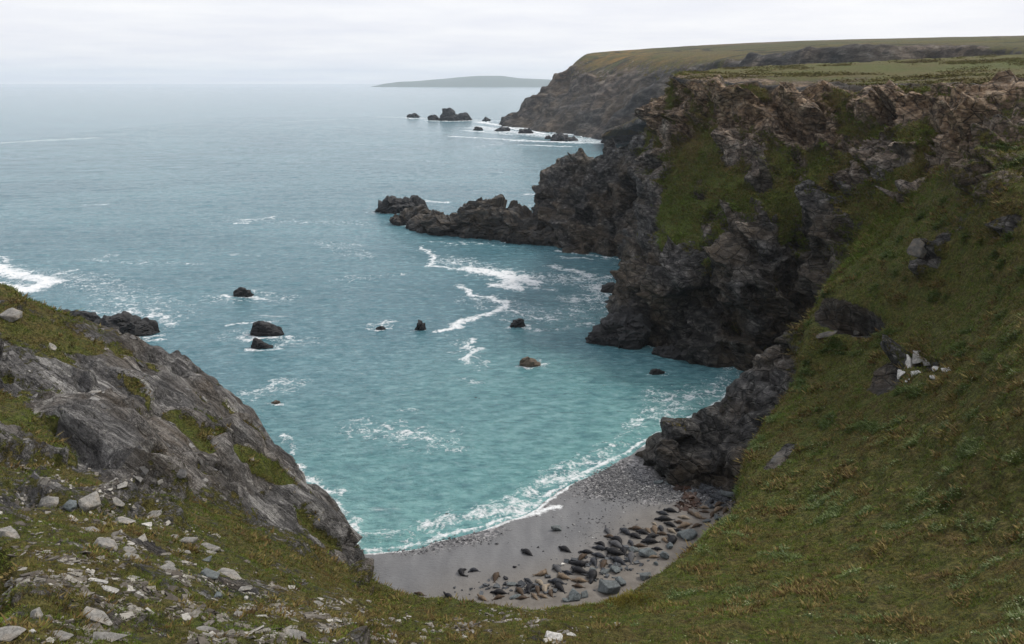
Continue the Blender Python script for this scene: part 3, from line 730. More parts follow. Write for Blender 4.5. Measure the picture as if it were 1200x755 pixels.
# broad thin wash, and white water round each rock
FOAM += [([(530, 305), (600, 325), (690, 328)], 9, .52), ([(560, 350), (640, 372), (700, 360)], 8, .40), ([(690, 325), (730, 375)], 6, .5), ([(540, 400), (560, 430)], 4, .36), ([(430, 500), (520, 520)], 6, .38),
         ([(560, 150), (720, 168)], 26, .5), ([(0, 320), (110, 330), (190, 370)], 11, .42), ([(250, 350), (330, 350)], 6, .42), ([(270, 392), (350, 400)], 5, .42), ([(380, 285), (430, 300)], 7, .34), ([(280, 258), (420, 262)], 8, .34), ([(780, 470), (860, 450)], 5, .45), ([(300, 460), (345, 450)], 5, .4)]
for x0_, x1_, yb_, w_, s_ in ((476, 491, 139, 4, .7), (502, 552, 142, 5, .75), (565, 574, 143, 4, .7), (554, 566, 154, 3, .8), (579, 598, 155, 3, .8), (607, 625, 157, 3, .85), (640, 678, 166, 3, .8), (705, 730, 169, 2.5, .7),
                          (436, 503, 250, 1.6, .5), (461, 506, 265, 1.2, .55), (500, 640, 284, 1.0, .55), (655, 745, 303, 1.0, .55), (98, 186, 400, 1.4, .8), (272, 298, 348, 1.3, .85), (290, 336, 395, .9, .8), (292, 324, 411, .9, .75),
                          (316, 329, 475, .7, .7), (486, 500, 387, .6, .5), (596, 616, 385, .9, .75), (608, 636, 430, .8, .7), (760, 780, 439, .6, .5), (438, 454, 387, 1.0, .8), (702, 730, 344, 1.2, .75), (706, 728, 357, 1.0, .75), (686, 745, 404, .8, .65)):
    FOAM.append(([(x0_ - 2, yb_ - .5), ((x0_ + x1_) / 2, yb_ + .6), (x1_ + 3, yb_ - .5)], w_, s_))
def foam_sea(xy):
    f = foam_lines(xy, FOAM)
    sd = shore_sd(xy)
    q = np.c_[xy, np.zeros(len(xy))]
    inx = sstep(-22, -14, xy[:, 0]) * (1 - sstep(47, 52, xy[:, 0]))
    wob = 1.6 * fbm(q, 5, 2, off=5)
    # breaking line along the shore and ragged lace behind it
    f = np.maximum(f, inx * .85 * np.exp(-((sd + 0.3 + wob * .4) / 0.42) ** 2))
    f = np.maximum(f, inx * .40 * np.exp(-((sd + 3.0 + wob) / 1.3) ** 2) * (.6 + .8 * np.clip(fbm(q, 7, 2, off=8) + .3, 0, 1)))
    f = np.maximum(f, inx * .30 * sstep(-9, -2, sd))
    return f, sd

def axis(pts):                        # [(coordinate, spacing), ...] -> graded coordinates
    out = [pts[0][0]]
    for (a, s0), (b, s1) in zip(pts[:-1], pts[1:]):
        x = a
        while True:
            s_ = s0 + (s1 - s0) * (x - a) / (b - a)
            x += s_
            if x >= b - .5 * s_: break
            out.append(x)
        out.append(b)
    return np.array(out)
def build_sea():
    X = axis([(-60000, 12000), (-8000, 2500), (-1500, 150), (-400, 6), (-130, .9), (-95, .45), (60, .45), (120, 3), (400, 12), (1500, 120), (8000, 2500), (60000, 12000)])
    Y = axis([(55, .4), (210, .45), (300, .8), (420, 1.4), (900, 3), (1500, 12), (4000, 90), (12000, 1200), (60000, 8000)])
    xx, yy = np.meshgrid(X, Y, indexing='ij')
    xy = np.c_[xx.ravel(), yy.ravel()]
    q = np.c_[xy, np.zeros(len(xy))]
    near = (xy[:, 1] < 1300) & (np.abs(xy[:, 0]) < 450)
    foam = np.zeros(len(xy)); sd = np.full(len(xy), -900.0); z = np.zeros(len(xy))
    foam[near], sd[near] = foam_sea(xy[near])
    qn = q[near]
    w1 = fbm(np.c_[qn[:, 0] * .45 + qn[:, 1] * .25, qn[:, 1] - .2 * qn[:, 0], qn[:, 2]], 9, 3, .5, off=1)
    w2 = fbm(np.c_[qn[:, 0] * .5, qn[:, 1], qn[:, 2]], 2.2, 3, .55, off=5)
    calm = 1 - .75 * sstep(-14, -1, sd[near])
    # swell and the low crest that is about to break
    z[near] = (.42 * w1 + .24 * w2) * calm + .28 * np.exp(-((sd[near] + 3.2 + 1.6 * fbm(qn, 5, 2, off=5)) / 1.0) ** 2) * (sd[near] < 0)
    z[near] += .12 * np.clip(foam[near], 0, 1)
    shal = sstep(-75, -4, sd) * .75 + .25 * sstep(-14, 0, sd)
    dep = fbm(q, 40, 3, off=9)
    shal = np.clip(shal + .25 * dep * sstep(-120, -60, sd), 0, 1)
    # under the tall cliff its reflection and shade are painted into the water
    cl = np.array([S(700, 400)[:2], S(790, 418)[:2], S(880, 440)[:2]])
    dcl, _ = polydist(xy[near], cl)
    shal[near] *= .25 + .75 * sstep(3, 17, dcl)
    me = mesh_np('sea', np.c_[xy, z], grid_faces(len(X), len(Y)), None, dict(foam=foam, shallow=shal))
    m = NT('sea_water')
    sh, fo = m.attr('shallow'), m.attr('foam')
    v = m.mapping(m.pos(), scale=(.5, 1, 1), rot=(0, 0, rad(-14)))
    patch = m.noise(.02, 4, .55, vec=v)  # broad cloud-shadow tones put into the water colour
    big = m.mapping(m.pos(), scale=(.25, 1, 1), rot=(0, 0, rad(-6)))
    deep = m.ramp(patch, [(.35, (.050, .140, .180)), (.65, (.095, .215, .255))])
    green = m.ramp(patch, [(.35, (.120, .295, .295)), (.65, (.20, .40, .385))])
    c = m.mix(sh, deep, green)
    wv = m.noise(.55, 6, .62, vec=v)
    c = m.mix(m.ramp(wv, [(.35, .6), (.54, 0)]), c, (.03, .12, .15))  # shaded and bright sides of waves painted into the water colour
    c = m.mix(m.ramp(wv, [(.56, 0), (.7, .35)]), c, (.30, .50, .52))
    w3 = m.noise(1.15, 5, .68, vec=v, dist=.3)
    c = m.mix(m.ramp(w3, [(.36, .55), (.5, 0)]), c, (.03, .12, .145))  # finer ripples, their shading and glints likewise put into the colour
    c = m.mix(m.ramp(w3, [(.52, 0), (.66, .28)]), c, (.33, .50, .52))
    # foam: attribute thresholded by lacy noise
    l1 = m.noise(.55, 7, .68, dist=.8); l2 = m.noise(2.3, 5, .7, dist=.5)
    lace = m.n('ShaderNodeTexVoronoi', {'Vector': m.mix(.25, m.pos(), m.n('ShaderNodeTexNoise', {'Vector': m.pos(), 'Scale': .7, 'Detail': 3}).outputs['Color'], 'ADD'), 'Scale': .9}, feature='DISTANCE_TO_EDGE').outputs['Distance']
    lc = m.ramp(lace, [(0.0, .16), (.18, 0.0)])
    e = m.math('ADD', fo, m.math('MULTIPLY', m.math('SUBTRACT', l1, .5), 2.3))
    e = m.math('ADD', e, m.math('MULTIPLY', m.math('SUBTRACT', l2, .5), 1.5))
    e = m.math('ADD', e, lc)
    e = m.math('MULTIPLY', e, m.ramp(fo, [(.02, 0), (.2, 1)]))
    ff = m.ramp(e, [(.46, 0), (.62, .28), (.82, .68), (1.1, .97)])
    # small scattered whitecaps
    wc = m.noise(.09, 8, .72, vec=big)
    ff = m.math('MAXIMUM', ff, m.ramp(wc, [(.63, 0), (.72, .6)]))
    c = m.mix(ff, c, (.80, .82, .83))
    b1 = m.bump(m.noise(.45, 7, .68, vec=v), 1.0, .65)
    b2 = m.bump(m.noise(1.4, 6, .68, vec=v, dist=.3), 1.0, .35, b1)
    b2 = m.bump(m.noise(6.5, 3, .6, vec=v), .7, .04, b2)
    m.fin(c, m.mix(ff, (.11,) * 3, (.7,) * 3), b2)
    m.bsdf.inputs['Specular IOR Level'].default_value = .5; m.bsdf.inputs['IOR'].default_value = 1.33
    me.materials.append(m.mat)
    tag(link('sea', me), kind='structure')
    print('sea', len(X), len(Y))
build_sea()

def beach_z(xy):
    sd = shore_sd(xy)
    q = np.c_[xy, np.zeros(len(xy))]
    z = np.where(sd > 0, 2.3 * (1 - np.exp(-sd / 26)) + .0, sd * .14)
    return np.maximum(z, -3) + .05 * fbm(q, 4, 3, off=2) * sstep(0, 4, sd), sd
def build_beach():
    X = np.arange(-24, 56, .22); Y = np.arange(46, 148, .24)
    xx, yy = np.meshgrid(X, Y, indexing='ij'); xy = np.c_[xx.ravel(), yy.ravel()]
    z, sd = beach_z(xy)
    q = np.c_[xy, np.zeros(len(xy))]
    lobe = foam_lines(xy, [([(600, 607), (625, 603), (652, 596)], .9, .95), ([(590, 611), (560, 618)], .7, .8), ([(648, 594), (655, 597)], .8, .9)], .35)
    lobe = np.maximum(lobe, .85 * np.exp(-((sd - .3 + .8 * fbm(q, 4, 2, off=5)) / .4) ** 2))
    wet = 1 - sstep(7, 17, sd + 5 * fbm(q, 16, 2, off=3))
    gr = foam_lines(xy, [([(490, 636), (540, 632), (580, 622)], 2.6, .8), ([(470, 648), (520, 645)], 2.0, .5), ([(690, 560), (740, 545), (760, 560)], 4.2, .8), ([(700, 575), (750, 575), (790, 570)], 3.6, 1.0), ([(760, 590), (850, 575)], 3, .9), ([(670, 580), (700, 562)], 3, .6), ([(420, 660), (440, 668)], 1.4, .6)], .6)
    me = mesh_np('beach', np.c_[xy, z], grid_faces(len(X), len(Y)), None, dict(foam=lobe, wet=wet, gravel=gr))
    m = NT('beach_sand')
    w, fo, g = m.attr('wet'), m.attr('foam'), m.attr('gravel')
    st = m.noise(.35, 5, .6, vec=m.mapping(m.pos(), scale=(1.6, .45, 1), rot=(0, 0, rad(38))))
    dry = m.ramp(m.noise(.8, 6, .6), [(.35, (.125, .112, .098)), (.65, (.178, .162, .142))])
    wet_c = m.ramp(st, [(.35, (.108, .108, .110)), (.65, (.155, .155, .155))])
    c = m.mix(w, dry, wet_c)
    pebb = m.n('ShaderNodeTexVoronoi', {'Vector': m.pos(), 'Scale': 3.4}).outputs['Color']
    pb = m.ramp(m.n('ShaderNodeSeparateColor', {'Color': pebb}).outputs[0], [(.1, (.035, .036, .04)), (.5, (.12, .115, .115)), (.9, (.30, .29, .29))])
    gm = m.ramp(m.math('ADD', g, m.math('MULTIPLY', m.math('SUBTRACT', m.noise(1.8, 5, .7), .5), 1.6)), [(.42, 0), (.62, .85)])
    c = m.mix(gm, c, pb)
    spots = m.ramp(m.noise(4.5, 3, .6), [(.67, 0), (.71, .7)])
    c = m.mix(spots, c, (.05, .045, .045))
    e = m.math('ADD', fo, m.math('MULTIPLY', m.math('SUBTRACT', m.noise(1.3, 6, .7), .5), 2.2))
    e = m.math('MULTIPLY', e, m.ramp(fo, [(.02, 0), (.2, 1)]))
    ff = m.ramp(e, [(.45, 0), (.62, .4), (.95, .95)])
    c = m.mix(ff, c, (.78, .8, .8))
    m.fin(c, m.mix(w, (.9,) * 3, (.42,) * 3), m.bump(m.math('ADD', m.noise(3, 5, .6), m.math('MULTIPLY', gm, m.noise(7, 3, .6))), .5, .12), .35)
    me.materials.append(m.mat)
    tag(link('beach', me), kind='structure')
build_beach()

# ------------------------------------------------------------------ sea rocks (each a thing)
def rock_mat(name, tone, sc=1.0, brown=0.0, wetline=True):
    m = NT(name)
    o = m.mapping(m.pos(), scale=(.4, .4, 1.5), rot=(rad(15), rad(-24), 0))
    n1 = m.noise(1.3 * sc, 8, .65, vec=o, dist=.5); n2 = m.noise(4.0 * sc, 6, .65)
    lo = tuple(.25 * t for t in tone); hi = tuple(min(.75, 1.7 * t) for t in tone)
    c = m.ramp(n1, [(.3, lo), (.5, tone), (.72, hi)])
    if brown: c = m.mix(m.ramp(m.noise(.6 * sc, 4, .6), [(.45, 0), (.6, brown)]), c, (.13, .09, .05))
    c = m.mix(m.ramp(n2, [(.3, .6), (.5, 0)]), c, (.015, .015, .015))
    if wetline:
        z = m.n('ShaderNodeSeparateXYZ', {'Vector': m.pos()}).outputs[2]
        wz = m.math('ADD', z, m.math('MULTIPLY', m.math('SUBTRACT', m.noise(.5, 4, .6), .5), 5.0))
        c = m.mix(m.ramp(m.math('MULTIPLY', wz, .25), [(.1, .85), (.9, 0)]), c, (.012, .012, .013))
    return m.fin(c, .75, m.bump(m.math('ADD', n1, m.math('MULTIPLY', n2, .4)), .9, .3 / sc), .35)
M_SEAROCK = rock_mat('sea_rock', (.032, .032, .033), .8)
M_FARROCK = rock_mat('far_sea_rock', (.03, .03, .032), .15, wetline=False)
M_SPUR = rock_mat('spur_rock', (.042, .040, .037), .6, .3)
M_BROWN = rock_mat('weedy_rock', (.12, .095, .07), .9, .6, wetline=False)

def ridge_rock(name, label, spine, mat, amp=1.0, res=.35, group=None, cat='rock', dipx=0.0):
    """spine: (x, y, height, half width); a solid ridge sunk under the water"""
    sp = np.array(spine, float)
    L = np.concatenate([[0], np.cumsum(np.hypot(*np.diff(sp[:, :2], axis=0).T))])
    n = max(14, int(L[-1] / res)); T = np.linspace(0, L[-1], n)
    A = hermite_axis(sp, L, T, .9)
    tx = np.gradient(A[:, :2], axis=0); tx /= np.linalg.norm(tx, axis=1)[:, None] + 1e-9
    nx = np.c_[-tx[:, 1], tx[:, 0]]
    hmax = sp[:, 2].max(); wmax = sp[:, 3].max()
    m = max(12, int((hmax * 2 + wmax) * 1.2 / res)); th = np.linspace(0, math.pi, m)
    c, s = np.cos(th), np.sin(th)
    end = np.clip(np.minimum(T, L[-1] - T) / (0.12 * L[-1] + 1e-6), 0, 1) ** .5
    w = np.maximum(A[:, 3], .05) * (.15 + .85 * end); h = np.maximum(A[:, 2], .02) * end
    off = np.sign(c) * np.abs(c) ** .8
    V = np.zeros((n, m, 3))
    V[:, :, 0] = A[:, 0, None] + nx[:, 0, None] * w[:, None] * off + 0
    V[:, :, 1] = A[:, 1, None] + nx[:, 1, None] * w[:, None] * off
    V[:, :, 2] = h[:, None] * s[None, :] ** .9 * 1.0 - 0.06 * hmax + dipx * 0
    p = V.reshape(-1, 3)
    nn = grid_normals(V).reshape(-1, 3)
    if (nn[:, 2].mean()) < 0: nn = -nn
    sc = (hmax + wmax) * .5
    d = .30 * sc * fbm(p, sc * 1.5, 3, .5, ridged=True, off=2) * .6 + .22 * sc * fbm(p * [1, 1, 2.2], sc * .5, 4, .6, off=7) + .1 * sc * fbm(p, sc * .2, 3, .6, off=9)
    d = d + .8 * facet(p * [1, 1, 1.7] + 3, sc * .95, 4) + .75 * facet(p * [1, 1, 2.2], sc * .42, 8) + .6 * facet(p * [1, 1, 2], sc * .2, 2)
    p = p + nn * (d * amp)[:, None]
    low = p[:, 2] < .3
    p[low & (np.abs(np.tile(c, n)) > .97), 2] = -1.2
    me = mesh_np(name, p, grid_faces(n, m, True), mat, smooth=False)
    o = link(name, me); tag(o, label, cat, group)
    return o
def sea_rock(label, x0, x1, yb, prof, mat=M_SEAROCK, depth=.5, amp=1.0, group=None, y1=None, name='sea_rock', res=None):
    k = len(prof); sp = []
    for i, hp in enumerate(prof):
        f = (i + .5) / k
        px = x0 + (x1 - x0) * f; py = yb + ((y1 - yb) * f if y1 is not None else 0)
        b = np.array(S(px, py)); t = np.linalg.norm(b - [0, 0, CAM_H])
        hw = (x1 - x0) * t / FOC * depth * .5
        h = hp * t / FOC * 1.0
        sp.append((b[0], b[1] + hw * .6, h, hw * (.75 if i in (0, k - 1) else 1)))
    a, b = np.array(sp[0]), np.array(sp[-1])
    step = (b - a) / max(k - 1, 1) if k > 1 else np.array([1, 0, 0, 0]) * (x1 - x0) * t / FOC
    sp = [(a[0] - step[0] * .5, a[1] - step[1] * .5, a[2] * .25, a[3] * .4)] + sp + [(b[0] + step[0] * .5, b[1] + step[1] * .5, b[2] * .25, b[3] * .4)]
    r = res or max(.16, np.linalg.norm(np.array(S((x0 + x1) / 2, yb))) * .0018)
    return ridge_rock(name, label, sp, mat, amp, r, group)
GF = 'dark sea stacks and skerries off the far headland'
sea_rock('low dark skerry farthest left in the line of far stacks', 476, 491, 138, [3.5, 5, 4], M_FARROCK, .5, group=GF)
sea_rock('small rounded dark stack just left of the big twin stack', 502, 514, 141, [5, 6.5, 4.5], M_FARROCK, .6, group=GF)
sea_rock('biggest far sea stack, two dark humps side by side', 513, 552, 141.5, [5, 11, 13.5, 12, 6, 8.5, 9, 5], M_FARROCK, .35, .7, group=GF)
sea_rock('tiny dark skerry alone right of the big twin stack', 565, 574, 142, [3, 4.5, 3], M_FARROCK, .6, group=GF)
sea_rock('small flat dark skerry below and right of the twin stack', 554, 566, 153, [2, 4, 2.5], M_FARROCK, .6, group=GF)
sea_rock('low wedge shaped dark skerry in the foam left of the headland foot', 579, 598, 154, [2, 3.5, 4.5, 4], M_FARROCK, .5, group=GF)
sea_rock('dark rounded skerry in white water right below the headland tip', 607, 625, 156.5, [3.5, 5, 5, 3.5], M_FARROCK, .5, group=GF)
sea_rock('long low dark skerry, widest of those in the surf near the headland', 645, 678, 165.5, [4, 6, 6.5, 5, 4, 2], M_FARROCK, .4, group=GF)
sea_rock('tiny dark rock touching the left end of the long low skerry', 638, 648, 163, [2, 3.5, 2], M_FARROCK, .6, group=GF)
sea_rock('dark skerry in the bay mouth against the near promontory', 705, 730, 168, [3, 5, 5, 3], M_FARROCK, .5, group=GF)
sea_rock('small dark rock at the foot of the far headland cliff', 638, 655, 154, [2, 3.5, 3], M_FARROCK, .6, group=GF)

GS = 'rocks trailing off the end of the promontory'
sea_rock('black outermost rock at the seaward end of the promontory reef', 435, 503, 249, [5, 14, 17, 16, 14, 12, 8], M_SEAROCK, .38, .9, group=GS)
sea_rock('brown ribbed rock just in front of the black outermost reef rock', 461, 506, 264, [10, 13, 17, 20, 16], M_SPUR, .5, .9, group=GS, y1=262)
def spur():
    sp = []
    for px, pt, pb, hw in ((487, 262, 267, 1.5), (494, 251, 269, 4), (510, 245, 273, 6), (524, 250, 276, 6), (535, 248, 277, 6.5), (548, 234, 279, 8), (562, 230, 280, 9), (578, 232, 281, 9), (600, 240, 283, 9), (622, 247, 285, 9), (640, 256, 287, 9), (668, 262, 290, 9)):
        b = np.array(S(px, pb)); t = np.linalg.norm(b - [0, 0, CAM_H])
        b[1] += hw * .9
        h = P(px, pt, b[1])[2]
        sp.append((b[0], b[1], max(h * .84, .6), hw * .9))
    ridge_rock('rock_ridge', 'long jagged dark rock ridge with a pale pointed crest joining the promontory', sp, M_SPUR, .8, .3, GS, 'rock ridge')
spur()
sea_rock('small dark rock behind the ridge against the promontory wall', 624, 645, 254, [6, 10, 8], M_SEAROCK, .6)
GL = 'rocks awash below the left headland'
sea_rock('flat dark slab rock half hidden behind the left headland', 55, 120, 384, [12, 16, 17, 14, 8], M_SEAROCK, .35, .6, group=GL)
sea_rock('larger long black slab rock sticking out beyond the left headland', 98, 184, 398, [12, 20, 23, 22, 18, 10], M_SEAROCK, .34, .6, group=GL, y1=392)
sea_rock('tiny dark rock awash under the long black slab rock', 138, 160, 410, [5, 7, 4], M_SEAROCK, .5, group=GL)
GM = 'isolated rocks standing in the bay water'
sea_rock('small flat brown rock in white wash, upper left of the bay', 274, 295, 347, [6, 8, 7, 4], M_SEAROCK, .5, group=GM)
sea_rock('black wedge rock with a square left end, larger of the close pair', 292, 333, 393, [13, 15, 14, 12, 9, 6], M_SEAROCK, .35, .5, group=GM)
sea_rock('smaller black wedge rock, nearer of the close pair', 293, 321, 409, [10, 11, 8, 5, 3], M_SEAROCK, .4, .5, group=GM)
sea_rock('tiny brown rock just breaking the surface below the black pair', 317, 328, 474, [2, 3.5, 2.5], M_BROWN, .6, group=GM)
sea_rock('small round dark rock alone in mid bay', 487, 499, 386, [7, 9, 6], M_SEAROCK, .7, group=GM)
sea_rock('dark two-lumped rock in foam right of mid bay', 597, 614, 384, [4, 8, 10, 7], M_SEAROCK, .6, group=GM)
sea_rock('yellow-brown weedy flat rock nearest the middle of the cove', 609, 634, 429, [8, 9, 8, 5], M_BROWN, .55, .8, group=GM)
sea_rock('dim rock awash under the tall dark cliff', 761, 779, 438, [3, 5, 3], M_SEAROCK, .5, .8, group=GM)
sea_rock('barely surfacing rock under a burst of foam in mid bay', 440, 452, 386, [2, 3, 2], M_SEAROCK, .5, .8, group=GM)
GC = 'rocks at the foot of the tall cliff'
sea_rock('grey boulder in the surf left of the tall cliff', 704, 729, 343, [6, 9, 9, 6], M_SPUR, .6, .8, group=GC)
sea_rock('low dark rock between the surf boulder and the black ledge', 708, 727, 356, [3, 4, 3], M_SEAROCK, .6, .8, group=GC)
sea_rock('black layered ledge running out from the foot of the tall cliff', 687, 765, 401, [12, 22, 30, 38, 40, 36], M_SEAROCK, .5, .7, group=GC, y1=408, name='rock_ledge')
sea_rock('low black rocks at the cliff foot right of the ledge', 765, 815, 416, [8, 12, 10, 9], M_SEAROCK, .4, .8, group=GC, y1=424)

# ------------------------------------------------------------------ haze: the air itself
def haze():
    me = bpy.data.meshes.new('haze')
    bm = bmesh.new()
    bmesh.ops.create_cube(bm, size=1.0)
    z0, z1 = -9.0, 260.0
    for v in bm.verts:
        v.co = Vector((v.co.x * 28000, v.co.y * 15600 + 7500, z1 if v.co.z > 0 else z0))
    bm.to_mesh(me); bm.free()
    m = bpy.data.materials.new('haze'); m.use_nodes = True
    t = m.node_tree; t.nodes.clear()
    o = t.nodes.new('ShaderNodeOutputMaterial'); v = t.nodes.new('ShaderNodeVolumePrincipled')
    v.inputs['Color'].default_value = (.83, .91, 1.0, 1); v.inputs['Density'].default_value = HAZE
    v.inputs['Anisotropy'].default_value = 0.2
    t.links.new(v.outputs[0], o.inputs['Volume'])
    me.materials.append(m)
    tag(link('haze', me), kind='stuff')
HAZE = 0.62e-4
haze()

# ------------------------------------------------------------------ finding the ground under a surveyed pixel
_hv = HP.reshape(-1, 3); _hn = grid_normals(HP).reshape(-1, 3)
if _hn[:, 2].mean() < 0: _hn = -_hn
_rel = _hv - np.array([0, 0, CAM_H])
_F = np.array([0, CP, -SP]); _U = np.array([0, SP, CP])
_dep = _rel @ _F
_ok = _dep > 1
_ppx = np.where(_ok, 600 + FOC * _rel[:, 0] / np.where(_ok, _dep, 1), -9999)
_ppy = np.where(_ok, 377.5 - FOC * (_rel @ _U) / np.where(_ok, _dep, 1), -9999)
def ground(px, py, tol=4):
    d = (_ppx - px) ** 2 + (_ppy - py) ** 2
    k = np.where(d < tol * tol)[0]
    if len(k) == 0: k = np.array([np.argmin(d)])
    near = _dep[k].min()
    k = k[_dep[k] < near + 3]
    j = k[np.argmin(d[k])]
    return _hv[j].copy(), _hn[j].copy(), _dep[j]

def frame_from(n, yaw):
    n = Vector(n).normalized()
    x = Vector((math.cos(yaw), math.sin(yaw), 0)); x = (x - n * x.dot(n)).normalized()
    y = n.cross(x)
    return Matrix((x, y, n)).transposed()

def slab_mesh(name, L, Wd, H, rng, mat, n=18, rough=.05, bevel=.06):
    bm = bmesh.new()
    for _ in range(n):
        v = Vector((rng.uniform(-1, 1), rng.uniform(-1, 1), rng.uniform(-1, 1)))
        m = max(abs(v.x), abs(v.y), abs(v.z)); v = v / m * (.8 + .2 * rng.random()) if rng.random() < .75 else v.normalized()
        bm.verts.new((v.x * L / 2, v.y * Wd / 2 * (1 - .3 * v.x * rng.random()), v.z * H / 2))
    r = bmesh.ops.convex_hull(bm, input=list(bm.verts))
    bmesh.ops.delete(bm, geom=[g for g in r['geom_interior'] if isinstance(g, bmesh.types.BMVert)], context='VERTS')
    bmesh.ops.dissolve_limit(bm, angle_limit=rad(9), verts=list(bm.verts), edges=list(bm.edges))
    s_ = min(L, Wd, H)
    bmesh.ops.bevel(bm, geom=list(bm.edges), offset=s_ * bevel, segments=1, affect='EDGES', clamp_overlap=True)
    bmesh.ops.triangulate(bm, faces=list(bm.faces))
    bmesh.ops.subdivide_edges(bm, edges=[e for e in bm.edges if e.calc_length() > s_ * .35], cuts=2)
    bmesh.ops.triangulate(bm, faces=list(bm.faces))
    co = np.array([v.co[:] for v in bm.verts])
    bm.normal_update()
    nn = np.array([v.normal[:] for v in bm.verts])
    o = rng.random() * 90
    co += nn * (s_ * rough * (fbm(co, s_ * .5, 3, .6, off=o) * 2))[:, None]
    for v, c in zip(bm.verts, co): v.co = c
    me = bpy.data.meshes.new(name); bm.to_mesh(me); bm.free(); me.materials.append(mat)
    return me

def stone_mat(name, tone, warm=0.0, sc=3.0):
    m = NT(name); o = m.obj()
    n1 = m.noise(sc, 8, .65, vec=o, dist=.4); n2 = m.noise(sc * 5, 6, .7, vec=o)
    rnd = m.n('ShaderNodeObjectInfo').outputs['Random']
    c = m.ramp(n1, [(.3, tuple(.4 * t for t in tone)), (.5, tone), (.7, tuple(min(.8, 1.5 * t) for t in tone))])
    if warm: c = m.mix(m.ramp(m.noise(sc * .7, 4, .6, vec=o), [(.5, 0), (.65, warm)]), c, (.24, .17, .10))
    c = m.mix(m.ramp(n2, [(.32, .55), (.5, 0)]), c, (.03, .03, .028))
    c = m.mix(m.ramp(rnd, [(0, 0.0), (1, .35)]), c, (.08, .08, .075))
    return m.fin(c, .85, m.bump(m.math('ADD', n1, m.math('MULTIPLY', n2, .5)), .8, .08), .3)
M_STONE = stone_mat('pale_slate', (.26, .25, .23), .3)
M_BLUE = stone_mat('blue_grey_slate', (.125, .145, .15))
M_DULL = stone_mat('dull_slate', (.09, .085, .075), .3)
M_QUARTZ = stone_mat('quartz', (.50, .49, .46))

# ------------------------------------------------------------------ boulders on the slopes
rb = random.Random(11)
def boulder(px, py, w, h, label, mat=M_STONE, name='boulder', group=None, yaw=None, flat=None, sink=.25, lean=.0):
    """w, h: size as seen, in photo pixels"""
    g, n, d = ground(px, py)
    k = d / FOC
    L = w * k * 1.05; H = (flat or .6) * h * k * 1.1; Wd = h * k * 1.7
    me = slab_mesh(name, L, max(Wd, .5 * L * .6), max(H, .12 * L), rb, mat)
    o = link(name, me)
    nn = np.array(n) * .6 + np.array([0, -.1, .55])
    M = frame_from(nn, rad(yaw if yaw is not None else rb.uniform(-25, 10)))
    o.matrix_world = Matrix.Translation(Vector(g) + Vector(nn).normalized() * H * (.5 - sink)) @ M.to_4x4() @ Matrix.Rotation(rad(lean), 4, 'Y')
    tag(o, label, 'boulder', group)
    return o
GSL = 'loose stones lying on the left-hand grass slope'
